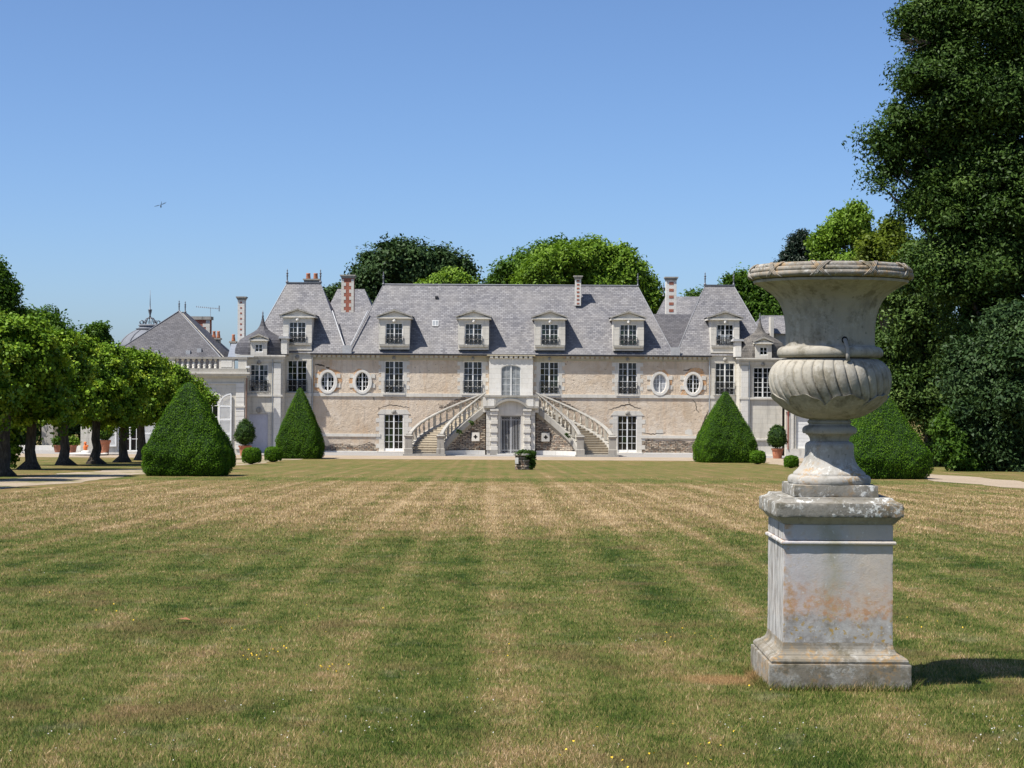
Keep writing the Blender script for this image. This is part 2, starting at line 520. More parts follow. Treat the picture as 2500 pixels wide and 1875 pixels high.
# lawn: one colour recipe for the turf sheet and for the blades standing on it
def m_lawn(key, blades):
    t = NT(key); P = t.pos(); xyz = t.sep(P)
    Y = t.math('DIVIDE', xyz[1], 130.0)
    base = t.ramp(Y, [(.060,.46),(.078,.40),(.092,.44),(.115,.37),(.165,.34),(.205,.37),(.245,.60),(.33,.68),(.43,.62),(.47,.60),(.485,.42),(.50,.42),(.53,.60),(.70,.53),(.95,.60)])
    flat = t.mapping(P, scale=(1,.8,0))
    n1 = t.noise(flat, .28, 4, .6); n2 = t.noise(flat, 1.1, 4, .62, .3); n3 = t.noise(flat, 5.5, 4, .65)
    nl = t.noise(t.mapping(P, scale=(1.6,.13,0), rot=(0,0,-.012)), 1.0, 4, .65)
    wx = t.math('ADD', xyz[0], t.math('MULTIPLY', t.noise(t.mapping(P, scale=(.25,.035,0)), 1.0, 2), .35))
    wx = t.math('ADD', wx, t.math('MULTIPLY', xyz[1], .012))
    s0 = t.math('SINE', t.math('MULTIPLY', wx, 5.9))
    s1 = t.math('POWER', t.math('MULTIPLY', t.math('ADD', s0, 1.0), .5), 4.0)
    s2 = t.math('SINE', t.math('MULTIPLY', wx, 2.95))
    stripe = t.math('ADD', t.math('MULTIPLY', t.math('SUBTRACT', s1, .27), 2.0), t.math('MULTIPLY', s2, .45))
    fine = t.math('SINE', t.math('MULTIPLY', wx, 13.1))
    d = base
    for src, off, k in ((n1,.5,.55),(n2,.5,.90),(n3,.5,.90),(nl,.5,.55)):
        d = t.math('ADD', d, t.math('MULTIPLY', t.math('SUBTRACT', src, off), k))
    amt = t.noise(flat, .22, 2)
    near = t.ramp(Y, [(.44, 1.0), (.54, .45)])
    d = t.math('ADD', d, t.math('MULTIPLY', t.math('MULTIPLY', t.math('MULTIPLY', stripe, amt), near), .17))
    d = t.math('ADD', d, t.math('MULTIPLY', fine, .035))
    ax = t.math('ABSOLUTE', xyz[0])
    mid_ = t.math('MULTIPLY', t.ramp(t.math('DIVIDE', ax, 20.0), [(.0, 1.0), (.45, .45), (.9, .0)]), t.ramp(Y, [(.18, 0.0), (.26, 1.0), (.45, 1.0), (.5, 0.0)]))
    d = t.math('ADD', d, t.math('MULTIPLY', t.math('SUBTRACT', mid_, .3), .16))
    if blades:
        d = t.math('ADD', d, t.math('MULTIPLY', t.math('SUBTRACT', t.attr('rnd'), .5), .95))
    else:
        d = t.math('ADD', d, t.math('MULTIPLY', t.math('SUBTRACT', t.noise(flat, 34, 3, .7), .5), .75))
    c = t.ramp(d, [(.0,(.040,.078,.010)), (.22,(.125,.165,.031)), (.42,(.215,.228,.063)), (.58,(.295,.225,.088)), (.76,(.415,.285,.14)), (1.0,(.64,.485,.29))])
    # bare reddish soil worn beside the pedestal and scattered patches
    rd = t.ramp(t.noise(t.mapping(flat, loc=(11,4,0)), .8, 6, .7), [(.53, 0.0), (.66, .60)])
    c = t.mix(rd, c, (.235,.155,.078))
    lt = t.ramp(t.noise(t.mapping(flat, loc=(2,17,0)), 1.9, 6, .72), [(.56, 0.0), (.68, .3)])
    c = t.mix(lt, c, (.46,.40,.26))
    ox = t.math('SUBTRACT', xyz[0], 1.36); oy = t.math('SUBTRACT', xyz[1], 11.45)
    dd = t.math('ADD', t.math('POWER', t.math('MULTIPLY', ox, 2.6), 2.0), t.math('POWER', t.math('MULTIPLY', oy, 3.2), 2.0))
    dd = t.math('ADD', dd, t.math('MULTIPLY', t.math('SUBTRACT', n3, .5), 1.6))
    c = t.mix(t.ramp(dd, [(.1, .85), (.9, 0.0)]), c, (.40,.245,.12))
    if not blades:
        c = t.mix(1.0, c, (.58,.575,.53), 'MULTIPLY')
    t.color(c); t.rough(.9); t.b.inputs['Specular IOR Level'].default_value = .12
    if blades:
        tr = t.n.new('ShaderNodeBsdfTranslucent'); t.l.new(c, tr.inputs['Color'])
        mx = t.n.new('ShaderNodeMixShader'); mx.inputs[0].default_value = .25
        t.l.new(t.b.outputs[0], mx.inputs[1]); t.l.new(tr.outputs[0], mx.inputs[2]); t.l.new(mx.outputs[0], t.out.inputs['Surface'])
    else:
        t.bump(t.math('ADD', t.noise(P, 22, 4, .7), t.math('MULTIPLY', n3, .6)), .9, .05)
    M[key] = t.m
m_lawn('turf', False); m_lawn('grass_blade', True)

# lichen-covered stone of urn and pedestal
def m_lichen(key, base, orange, white, grey, dark=.5):
    t = NT(key); P = t.pos()
    n1 = t.noise(P, 2.0, 6, .6); n2 = t.noise(P, 14, 5, .65); n3 = t.noise(P, 60, 4, .65)
    c = t.ramp(n1, [(.3, tuple(x*.80 for x in base)), (.55, base), (.75, tuple(min(1, x*1.08) for x in base))])
    st = t.noise(t.mapping(P, scale=(7,7,.8)), 2.0, 5, .65)
    c = t.mix(t.math('MULTIPLY', t.ramp(st, [(.5, 0.0), (.72, 1.0)]), dark), c, (.17,.155,.13))
    g = t.ramp(t.noise(t.mapping(P, loc=(3,1,7)), 5.5, 6, .7), [(.48, 0.0), (.58, 1.0)])
    c = t.mix(t.math('MULTIPLY', g, grey), c, (.285,.268,.235))
    o = t.math('MULTIPLY', t.ramp(t.noise(t.mapping(P, loc=(5,9,2)), 3.6, 5, .65), [(.50, 0.0), (.62, 1.0)]), t.ramp(t.noise(P, 34, 4, .6), [(.46, 0.0), (.56, 1.0)]))
    c = t.mix(t.math('MULTIPLY', o, orange), c, (.38,.215,.06))
    warp = t.mix(.035, P, t.noise(P, 22, 4, .65, col=True), 'ADD')
    w = t.math('MULTIPLY', t.ramp(t.noise(t.mapping(P, loc=(1,6,4)), 6.0, 4, .6), [(.47, 0.0), (.57, 1.0)]), t.ramp(t.noise(warp, 30, 6, .72), [(.50, 0.0), (.56, 1.0)]))
    c = t.mix(t.math('MULTIPLY', w, white), c, (.66,.66,.62))
    db = t.math('MULTIPLY', t.ramp(t.noise(t.mapping(P, loc=(4,3,6)), 7, 5, .7), [(.50, 0.0), (.60, 1.0)]), t.ramp(n2, [(.42, 0.0), (.55, 1.0)]))
    c = t.mix(t.math('MULTIPLY', db, dark*.9), c, (.12,.105,.07))
    spots = t.ramp(t.noise(t.mapping(P, loc=(8,8,8)), 26, 3, .6), [(.66, 0.0), (.71, 1.0)])
    c = t.mix(t.math('MULTIPLY', spots, .55), c, (.10,.095,.08))
    t.color(c); t.rough(.92)
    hh = t.math('ADD', t.math('MULTIPLY', n3, .5), n2)
    hh = t.math('ADD', hh, t.math('MULTIPLY', w, white*.9))
    t.bump(hh, .45, .007)
    M[key] = t.m
m_lichen('urn_stone', (.34,.312,.258), .08, .14, .45, .7)
m_lichen('urn_foot_stone', (.38,.36,.325), .8, .5, .35, .45)
m_lichen('rim_stone', (.24,.215,.18), .5, .35, .6, 1.0)
m_lichen('cap_stone', (.215,.20,.17), .6, .9, .5, .75)
m_lichen('base_stone', (.195,.17,.13), .6, .22, .7, .9)
# die of the pedestal: lichen bands low on the face
t = NT('die_stone'); P = t.pos(); xyz = t.sep(P)
n1 = t.noise(P, 2.2, 6, .6); n2 = t.noise(P, 16, 5, .65); n3 = t.noise(P, 70, 4, .65)
lat = t.math('ADD', t.math('DIVIDE', t.math('SUBTRACT', xyz[0], 1.68), .67), t.math('MULTIPLY', t.math('SUBTRACT', n1, .5), .7))
c = t.ramp(lat, [(.10, (.49,.46,.455)), (.34, (.47,.44,.41)), (.46, (.36,.34,.27)), (.56, (.44,.42,.395)), (.72, (.51,.45,.38)), (.95, (.49,.435,.375))])
c = t.mix(t.math('MULTIPLY', t.ramp(n2, [(.48, 0.0), (.66, 1.0)]), .25), c, (.37,.355,.335))
zz = t.math('ADD', xyz[2], t.math('MULTIPLY', t.math('SUBTRACT', t.noise(P, 5, 5, .65), .5), .30))
band = t.ramp(t.math('DIVIDE', t.math('SUBTRACT', zz, 3.58), .65), [(.0, 0.0), (.20, .0), (.27, 1.0), (.42, .8), (.62, .12), (.8, 0.0)])
o = t.ramp(t.noise(t.mapping(P, loc=(5,9,2)), 24, 5, .65), [(.44, 0.0), (.60, 1.0)])
c = t.mix(t.math('MULTIPLY', band, .40), c, (.54,.36,.26))
c = t.mix(t.math('MULTIPLY', t.math('MULTIPLY', band, o), .80), c, (.46,.225,.09))
edge = t.ramp(t.math('ADD', t.math('DIVIDE', t.math('SUBTRACT', xyz[0], 1.68), .67), t.math('MULTIPLY', t.math('SUBTRACT', n2, .5), .25)), [(.02, .8), (.10, 0.0)])
c = t.mix(t.math('MULTIPLY', edge, o), c, (.46,.27,.12))
gl = t.ramp(t.math('DIVIDE', t.math('SUBTRACT', zz, 3.58), .65), [(.0, .8), (.24, .75), (.30, 0.0)])
c = t.mix(gl, c, t.ramp(n2, [(.36, (.20,.185,.16)), (.5, (.34,.325,.305)), (.66, (.46,.45,.425))]))
sp = t.ramp(t.noise(t.mapping(P, loc=(2,5,1)), 30, 4, .6), [(.56, 0.0), (.64, 1.0)])
lowm = t.ramp(t.math('DIVIDE', t.math('SUBTRACT', zz, 3.5), .4), [(.0, 1.0), (.45, .9), (.8, .35), (1.0, .15)])
c = t.mix(t.math('MULTIPLY', sp, lowm), c, (.40,.26,.06))
sp2 = t.ramp(t.noise(t.mapping(P, loc=(7,2,9)), 40, 3, .6), [(.66, 0.0), (.72, 1.0)])
c = t.mix(t.math('MULTIPLY', sp2, .7), c, (.62,.62,.58))
# weathered side turned to the rain: streaked black and white
nx = t.n.new('ShaderNodeNewGeometry').outputs['Normal']
side = t.math('LESS_THAN', t.sep(nx)[0], -.7)
stre = t.noise(t.mapping(P, scale=(30,30,2.2)), 2.0, 5, .7)
sc_ = t.ramp(stre, [(.42, (.10,.098,.092)), (.48, (.34,.33,.31)), (.56, (.50,.49,.465))])
c = t.mix(t.math('MULTIPLY', side, .9), c, sc_)
t.color(c); t.rough(.93); t.bump(t.math('ADD', n3, t.noise(P, 190, 3, .6)), .35, .004)
M['die_stone'] = t.m

# ------------------------------------------------------------------ ground
g = MB()
ys = [-80, 0, 40, 80, EDGE, 140, 200, 400, 1200, 4500]
xs = [-3500, -600, -120, -40, 0, 40, 120, 600, 3500]
zfun = lambda y: (EDGE - y)*SLOPE if y < EDGE else 0.0
vv = [(x, y, zfun(y)) for y in ys for x in xs]
ff = []
for i in range(len(ys)-1):
    for j in range(len(xs)-1):
        a = i*len(xs)+j
        ff.append((a, a+1, a+1+len(xs), a+len(xs)))
g.add(vv, ff)
tag(g.build('lawn', M['turf'], None, (0,0,0)), kind='structure')
def strip(name, mat, rows, off):
    """rows = [(y, x0, x1)]"""
    s = MB(); V = []; F = []
    for y, a, b in rows:
        for k in range(7):
            V.append((a+(b-a)*k/6, y, zfun(y)+off))
    for i in range(len(rows)-1):
        for k in range(6):
            q = i*7+k
            F.append((q, q+1, q+8, q+7))
    s.add(V, F)
    return tag(s.build(name, mat, None, (0,0,0)), kind='structure')
rg = random.Random(3)
def wav(y, ph): return .25*math.sin(y*.31+ph)+.18*math.sin(y*.83+2*ph)+rg.uniform(-.12,.12)
rows = []
y = -30.0
while y < EDGE:
    rows.append((y, -17.5+wav(y, 1), -14.2+wav(y, 2))); y += 1.1
rows.append((EDGE, -17.5, -14.2))
strip('path', M['track_gravel'], rows, .006)
rows = []; y = -30.0
while y < EDGE:
    rows.append((y, 16.1+wav(y, 3), 19.0+wav(y, 4))); y += 1.1
rows.append((EDGE, 16.1, 19.0))
strip('path', M['gravel'], rows, .006)
strip('path', M['gravel'], [(EDGE+.001, -60, 60), (128.8, -60, 60)], .006)
strip('pavement', M['gravel_grey'], [(128.801, -60, 60), (136, -60, 60)], .006)

# short mown grass standing on the near lawn
def blades():
    rng = np.random.default_rng(5)
    N = 930000
    # depth drawn so that the number of blades per picture row stays about even
    y0, y1 = 7.0, 72.0
    k = 1.55
    uu = rng.random(N)
    Y = (y0**(-k+1) + uu*(y1**(-k+1) - y0**(-k+1)))**(1/(-k+1))
    X = (rng.random(N)*2-1)*(Y*0.285+2.6)
    thin = rng.random(N) < np.clip((74-Y)/30, 0, 1)
    keep = thin & ~((np.abs(X-2.01) < .45) & (np.abs(Y-11.43) < .45))
    keep &= ~((X < -13.2) & (X > -18.2)) & ~((X > 15.8) & (X < 19.3))
    X, Y = X[keep], Y[keep]
    # uncut fringe of grass along the foot of the pedestal
    m_ = 5200; q_ = rng.uniform(-.45, .45, m_); sd = rng.integers(0, 4, m_); off = .436+np.abs(rng.normal(0, .025, m_))
    fx = 2.015+np.where(sd == 0, q_, np.where(sd == 1, off, np.where(sd == 2, q_, -off)))
    fy = 11.43+np.where(sd == 0, -off, np.where(sd == 1, q_, np.where(sd == 2, off, q_)))
    X = np.concatenate([X, fx]); Y = np.concatenate([Y, fy]); n = len(X)
    Z = 3.6531 - Y*SLOPE
    wscale = np.clip(Y/13, .85, 3.4)
    h = rng.uniform(.010, .026, n)*(1+.25*rng.random(n))*np.clip(Y/22, 1, 1.6)
    tall = rng.random(n) < .02; h[tall] *= 1.8
    h[-m_:] *= rng.uniform(1.0, 3.2, m_)
    w = rng.uniform(.0016, .0034, n)*wscale
    a = rng.random(n)*2*np.pi
    lean = rng.uniform(.15, 1.3, n)*h; b = rng.random(n)*2*np.pi
    V = np.zeros((n, 3, 3))
    V[:,0] = np.stack([X-np.cos(a)*w, Y-np.sin(a)*w, Z-.004], 1)
    V[:,1] = np.stack([X+np.cos(a)*w, Y+np.sin(a)*w, Z-.004], 1)
    V[:,2] = np.stack([X+np.cos(b)*lean, Y+np.sin(b)*lean, Z+h], 1)
    r = rng.random(n)
    return V.reshape(-1,3), np.repeat(r, 3)
def fast_mesh(name, V, k, rnd, mat):
    n = len(V)//k
    me = bpy.data.meshes.new(name)
    me.vertices.add(len(V)); me.vertices.foreach_set('co', V.astype(np.float32).ravel())
    me.loops.add(n*k); me.loops.foreach_set('vertex_index', np.arange(n*k, dtype=np.int32))
    me.polygons.add(n); me.polygons.foreach_set('loop_start', np.arange(0, n*k, k, dtype=np.int32))
    me.polygons.foreach_set('loop_total', np.full(n, k, dtype=np.int32))
    at_ = me.attributes.new('rnd', 'FLOAT', 'POINT'); at_.data.foreach_set('value', rnd.astype(np.float32))
    me.update(calc_edges=True)
    me.materials.append(mat)
    return me
V, rn = blades()
o = bpy.data.objects.new('grass', fast_mesh('grass', V, 3, rn, M['grass_blade']))
place(o, None, (0,0,0)); tag(o, 'short mown sun-dried grass blades of the lawn', 'grass', kind='stuff')

# ------------------------------------------------------------------ the chateau
XC = -0.077                       # axis of the house
FY = 135.0                        # plane of the main front
S = FY/FPX
def hx(u): return (u-1250.0)*S
house = empty('chateau', (XC, FY+4, 0), 'long cream-walled chateau with steep grey slate roofs and two corner pavilions', 'chateau')
EAVE = 7.40

def ellipse(cx, cz, rx, rz, n=24):
    return [(cx+rx*math.cos(2*math.pi*k/n), cz+rz*math.sin(2*math.pi*k/n)) for k in range(n)]
def rect(x0, x1, z0, z1): return [(x0,z0),(x1,z0),(x1,z1),(x0,z1)]
def arch(x0, x1, z0, zs, rise, n=8):
    """opening with a curved head; zs = springing, rise = height of the curve"""
    c, h = (x0+x1)/2, (x1-x0)/2
    pts = [(x0,z0),(x1,z0)]
    for k in range(n+1):
        a = math.pi*k/n
        pts.append((c+h*math.cos(a), zs+rise*math.sin(a)))
    return pts
def wall(mb, x0, x1, z0, z1, y, outlines, depth=.28):
    boxes = []
    for o in outlines:
        ox, oz = [p[0] for p in o], [p[1] for p in o]
        boxes.append((min(ox), max(ox), min(oz), max(oz), o))
    gx = sorted({round(v, 4) for v in [x0, x1]+[b[i] for b in boxes for i in (0,1)]})
    gz = sorted({round(v, 4) for v in [z0, z1]+[b[i] for b in boxes for i in (2,3)]})
    for i in range(len(gx)-1):
        for j in range(len(gz)-1):
            cx, cz = (gx[i]+gx[i+1])/2, (gz[j]+gz[j+1])/2
            if any(b[0] < cx < b[1] and b[2] < cz < b[3] for b in boxes): continue
            mb.add([(gx[i],y,gz[j]),(gx[i+1],y,gz[j]),(gx[i+1],y,gz[j+1]),(gx[i],y,gz[j+1])], [(0,1,2,3)])
    for bx0, bx1, bz0, bz1, o in boxes:
        n = len(o); mx, mz = (bx0+bx1)/2, (bz0+bz1)/2
        for i in range(n):
            p, q = o[i], o[(i+1) % n]
            mb.add([(p[0],y,p[1]),(q[0],y,q[1]),(q[0],y+depth,q[1]),(p[0],y+depth,p[1])], [(0,1,2,3)])
            e = 1e-4
            onb = (abs(p[0]-q[0]) < e and (abs(p[0]-bx0) < e or abs(p[0]-bx1) < e)) or (abs(p[1]-q[1]) < e and (abs(p[1]-bz0) < e or abs(p[1]-bz1) < e))
            if not onb:
                c = (bx0 if (p[0]+q[0])/2 < mx else bx1, bz0 if (p[1]+q[1])/2 < mz else bz1)
                mb.add([(c[0],y,c[1]),(p[0],y,p[1]),(q[0],y,q[1])], [(0,1,2)])
    return mb
def clip_poly(poly, conv):
    out = poly
    n = len(conv)
    for i in range(n):
        a, b = conv[i], conv[(i+1) % n]
        inp, out = out, []
        if not inp: return []
        side = lambda p: (b[0]-a[0])*(p[1]-a[1])-(b[1]-a[1])*(p[0]-a[0])
        for k in range(len(inp)):
            p, q = inp[k], inp[(k+1) % len(inp)]
            sp, sq = side(p), side(q)
            if sp >= 0: out.append(p)
            if sp*sq < 0:
                t_ = sp/(sp-sq); out.append((p[0]+(q[0]-p[0])*t_, p[1]+(q[1]-p[1])*t_))
    return out
PANES = {}
wrng = random.Random(11)
def window(parent, outline, y, cols=4, rows=5, glass='glass', name='window', frame=.055, mid=.10, bar=.028, foot=0.0, rail=None, mat='white_paint', mix=None, sill=False):
    ox, oz = [p[0] for p in outline], [p[1] for p in outline]
    x0, x1, z0, z1 = min(ox), max(ox), min(oz), max(oz)
    cx, cz = (x0+x1)/2, (z0+z1)/2
    inner = [(cx+(p[0]-cx)*(1-2*frame/(x1-x0)), cz+(p[1]-cz)*(1-2*frame/(z1-z0))) for p in outline]
    ix0, ix1, iz0, iz1 = x0+frame, x1-frame, z0+frame, z1-frame
    yf = y+.045
    mb = MB(); mb.ring_y(outline, inner, yf, yf+.07)
    def bar_poly(a, b, c, d, y0_, y1_):
        q = clip_poly([(a,c),(b,c),(b,d),(a,d)], inner)
        if len(q) >= 3: mb.prism_y(q, y0_, y1_)
    if foot: bar_poly(ix0, ix1, iz0, iz0+foot, yf+.012, yf+.06)
    zb = iz0+foot
    xsplit = [(ix0, cx-mid/2), (cx+mid/2, ix1)] if mid else [(ix0, ix1)]
    if mid: bar_poly(cx-mid/2, cx+mid/2, iz0, iz1, yf-.012, yf+.065)
    cells = []
    per = cols//len(xsplit)
    for a, b in xsplit:
        w = (b-a)/per
        for i in range(1, per):
            bar_poly(a+i*w-bar/2, a+i*w+bar/2, zb, iz1, yf+.018, yf+.05)
        for i in range(per):
            cells.append((a+i*w+(bar/2 if i else 0), a+(i+1)*w-(bar/2 if i < per-1 else 0)))
    hgt = (iz1-zb)/rows
    for j in range(1, rows):
        for a, b in xsplit:
            bar_poly(a, b, zb+j*hgt-bar/2, zb+j*hgt+bar/2, yf+.021, yf+.052)
    w_ = mb.build(name, M[mat], parent, (cx, yf, z0))
    for j in range(rows):
        c0, c1 = zb+j*hgt+(bar/2 if j else 0), zb+(j+1)*hgt-(bar/2 if j < rows-1 else 0)
        for a, b in cells:
            q = clip_poly(rect(a-.006, b+.006, c0-.006, c1+.006), inner)
            if len(q) < 3: continue
            area = abs(sum(q[i][0]*q[(i+1) % len(q)][1]-q[(i+1) % len(q)][0]*q[i][1] for i in range(len(q))))/2
            if area < .004: continue
            gm = glass
            if mix and wrng.random() < mix[1]: gm = mix[0]
            pcx, pcz = (a+b)/2, (c0+c1)/2
            isrect = len(q) == 4 and abs(area-(b-a+.012)*(c1-c0+.012)) < 1e-4
            key = (round(b-a, 3), round(c1-c0, 3), gm) if isrect else None
            if key and key in PANES: me = PANES[key]
            else:
                pm = MB().prism_y([(p[0]-pcx, p[1]-pcz) for p in q], 0, .006)
                me, _ = pm.mesh('pane', M[gm], (0,0,0))
                if key: PANES[key] = me
            inst('pane', me, (pcx, yf+.032, pcz), w_, rot=(wrng.uniform(-.006,.006), 0, wrng.uniform(-.006,.006)))
    if rail:
        rz0, rz1, ry = rail
        key = ('rail', round(x1-x0, 3), round(rz1-rz0, 3))
        if key not in PANES:
            rb = MB(); W = (x1-x0)/2+.03; H = rz1-rz0
            rb.box(-W, W, -.02, .02, H-.035, H); rb.box(-W, W, -.015, .015, .03, .055); rb.box(-W, W, -.012, .012, H-.16, H-.14)
            nb = 10
            for i in range(nb+1):
                xx = -W+2*W*i/nb; rb.box(xx-.012, xx+.012, -.012, .012, .03, H-.02)
            for sx in (-1, 1):
                for (qx, qz, qr) in ((.33, .42, .17), (.66, .42, .17), (.5, .68, .09), (.5, .2, .09)):
                    pts = [(sx*qx*W+qr*math.cos(a_*math.pi/6), 0, qz*H+qr*math.sin(a_*math.pi/6)) for a_ in range(13)]
                    rb.tube(pts, .016, 4)
            rb.tube([(.1*math.cos(a_*math.pi/6), 0, .5*H+.2*math.sin(a_*math.pi/6)) for a_ in range(13)], .014, 4)
            PANES[key] = rb.mesh('railing', M['iron'], (0,0,0), uv=False)[0]
        inst('railing', PANES[key], (cx, ry, rz0), w_)
    return w_

# ---- openings of the main front (metres from the axis)
WX = [-8.76, -2.86, 2.86, 8.73]
DX = [-8.76, 8.73]
OX = [-13.73, -11.14, 11.14, 13.64]
W0, W1 = 4.46, 6.86
win_o = [rect(XC+x-.70, XC+x+.70, W0, W1) for x in WX]
door_o = [rect(XC+x-.72, XC+x+.72, .11, 2.87) for x in DX]
ocu_o = [ellipse(XC+x, 5.28, .50, .72) for x in OX]
FX0, FX1 = XC-14.97, XC+14.97
w = MB(); wall(w, FX0, FX1, 0, EAVE, FY, win_o+door_o+ocu_o)
w.build('facade_wall', M['plaster'], house)
# body of the house behind (closes the volume)
b = MB(); b.box(XC-17.0, XC+17.0, FY+.30, FY+8.6, 0, EAVE); b.build('rear_body', M['ashlar'], house)

for i, o_ in enumerate(win_o):
    window(house, o_, FY, 4, 5, rail=(4.50, 5.36, FY-.10), mix=('glass_blue_refl', .25) if i < 2 else ('glass_green_refl', .12))
for i, o_ in enumerate(door_o):
    window(house, o_, FY, 4, 5, name='french_door', foot=.14, mix=('glass_green_refl', .5 if i == 0 else .15))
for i, o_ in enumerate(ocu_o):
    window(house, o_, FY, 4, 4, glass='glass_pale' if i == 2 else ('glass_curtain' if i == 0 else 'glass'), name='oval_window', frame=.05, mid=.09, mix=('glass', .55) if i == 0 else None)

# ---- stone trim: string course, plinth moulding, cornice, quoins
def trim(name, mat, *boxes, parent=house, bevel=0):
    mb = MB()
    for q in boxes: mb.box(*q)
    return mb.build(name, M[mat], parent, bevel=bevel)
trim('string_course', 'tuffeau', (FX0-.02, FX1+.02, FY-.07, FY+.02, 4.19, 4.44))
for sx in (-1, 1):
    a, b_ = sorted((XC+sx*9.75, XC+sx*14.95))
    trim('plinth_moulding', 'tuffeau', (a, b_, FY-.06, FY+.01, 1.18, 1.40))
trim('cornice', 'yellow_stone', (FX0-.05, FX1+.05, FY-.05, FY+.01, 6.93, 7.10))
trim('cornice_bed', 'tuffeau', (FX0-.05, FX1+.05, FY-.16, FY+.012, 7.27, EAVE-.03))
me_mod = MB().box(-.12, .12, -.13, .0, 0, .16).mesh('modillion', M['tuffeau'], (0,0,0))[0]
x = FX0+.25
while x < FX1-.1:
    rel = x-XC
    if all(abs(rel-wx) > 1.08 for wx in WX) and abs(rel) > 1.85:
        inst('modillion', me_mod, (x, FY-.002, 7.105), house)
    x += .365
# frames round the windows: alternate long and short blocks
QM = {}
def quoin(x0, x1, z0, z1, y, parent, proud=.016, mat='tuffeau'):
    key = (round(x1-x0, 3), round(z1-z0, 3), proud, mat)
    if key not in QM:
        QM[key] = MB().box(-(x1-x0)/2, (x1-x0)/2, -proud, .02, 0, z1-z0-.008).mesh('quoin_stone', M[mat], (0,0,0))[0]
    inst('quoin_stone', QM[key], ((x0+x1)/2, y, z0), parent)
for x in WX:
    c = XC+x
    for sx in (-1, 1):
        zc, k = 4.445, 0
        while zc < 6.85:
            hgt = min(.30, 6.93-zc); ln = .46 if k % 2 else .26
            a, b_ = sorted((c+sx*.70, c+sx*(.70+ln)))
            quoin(a, b_, zc, zc+hgt, FY, house)
            zc += .30; k += 1
    trim('lintel', 'yellow_stone', (c-1.05, c+1.05, FY-.055, FY+.01, 6.862, 7.268))
    trim('window_ledge', 'tuffeau', (c-.85, c+.85, FY-.11, FY+.1, 4.33, 4.455))
    m_ = MB(); m_.lump((c, FY-.09, 7.07), .13, 2, int(c*100) % 97, .18, (1,.6,1.15)); m_.lump((c, FY-.15, 7.02), .06, 1, 3, .2); m_.build('mascaron', M['old_stone'], house, smooth=True)
for x in DX:
    c = XC+x
    for sx in (-1, 1):
        zc, k = .02, 0
        while zc < 2.86:
            hgt = min(.32, 2.872-zc); ln = .62 if k % 2 else .38
            a, b_ = sorted((c+sx*.72, c+sx*(.72+ln)))
            quoin(a, b_, zc, zc+hgt, FY, house)
            zc += .32; k += 1
    mb = MB(); mb.prism_y([(c-1.25,2.875),(c+1.25,2.875),(c+.98,3.22),(c-.98,3.22)], FY-.035, FY+.02); mb.build('lintel', M['tuffeau'], house)
    m_ = MB(); m_.lump((c, FY-.09, 3.06), .17, 2, 5, .16, (1,.6,1.1)); m_.build('mascaron', M['old_stone'], house, smooth=True)
    trim('door_step', 'clean_stone', (c-1.15, c+1.15, FY-.35, FY+.02, .01, .10))
for i, x in enumerate(OX):
    c = XC+x
    mb = MB(); mb.ring_y(ellipse(c, 5.28, .725, .90, 28), ellipse(c, 5.28, .505, .725, 28), FY-.10, FY+.02)
    mb.build('oval_surround', M['clean_stone'], house, angle=40)
    for sx in (-1, 1):
        for dz in (.45, -.28):
            quoin(c+sx*.80-.16, c+sx*.80+.16, 5.28+dz-.16, 5.28+dz+.16, FY, house, .04)
# patches where the render has fallen and brick or schist shows
def patch(name, mat, cx, cz, pts, y=FY-.006, n=26, seed=1, parent=house):
    rg_ = random.Random(seed); base = []
    m = len(pts)
    for i in range(m):
        p, q = pts[i], pts[(i+1) % m]
        for k in range(max(2, int(math.dist(p, q)/.16))):
            f = k/max(2, int(math.dist(p, q)/.16))
            base.append((cx+p[0]+(q[0]-p[0])*f+rg_.uniform(-.06,.06), cz+p[1]+(q[1]-p[1])*f+rg_.uniform(-.06,.06)))
    mb = MB(); mb.prism_y(base, y, y+.02)
    return mb.build(name, M[mat], parent)
def halo(c, seed, s=1.0, arc=(20, 160), w_=.30):
    rg_ = random.Random(seed)
    for a0, a1 in arc:
        out, inn = [], []
        n = 10
        for k in range(n+1):
            a = R(a0+(a1-a0)*k/n)
            e = w_*(.6+.6*rg_.random())*math.sin(math.pi*(k+.6)/(n+1.2))
            out.append((c+(.76+e)*math.cos(a), 5.28+(.93+e*.8)*math.sin(a)))
            inn.append((c+.70*math.cos(a), 5.28+.87*math.sin(a)))
        mb = MB()
        for k in range(n): mb.prism_y([out[k], out[k+1], inn[k+1], inn[k]], FY-.016, FY+.004)
        mb.build('exposed_brickwork', M['exposed_brick'], house)
halo(XC+OX[0], 1, 1, ((-50, 85), (100, 255)), .38)
halo(XC+OX[1], 2, 1, ((95, 235),), .26)
halo(XC+OX[2], 3, 1, ((-30, 110),), .24)
halo(XC+OX[3], 4, 1, ((-60, 140), (200, 250)), .42)
patch('exposed_schist', 'rubble', XC-12.1, .02, [(-2.6,0),(2.2,0),(2.25,.42),(1.5,.75),(.6,.5),(-.8,.62),(-1.9,.4),(-2.6,.55)], seed=2)
patch('exposed_schist', 'rubble', XC+12.0, .02, [(-2.2,0),(2.7,0),(2.8,.75),(1.6,.85),(.9,1.02),(-.6,.98),(-1.7,1.1),(-2.2,.95)], seed=3)
patch('exposed_schist', 'rubble', XC+14.3, 1.5, [(-.35,0),(.6,0),(.62,1.25),(.3,1.0),(.1,.55)], seed=4)
patch('exposed_schist', 'rubble', XC-4.9, 2.7, [(-1.4,0),(2.6,1.1),(2.6,1.45),(1.0,1.4),(.1,.9),(-.3,.5)], seed=5)
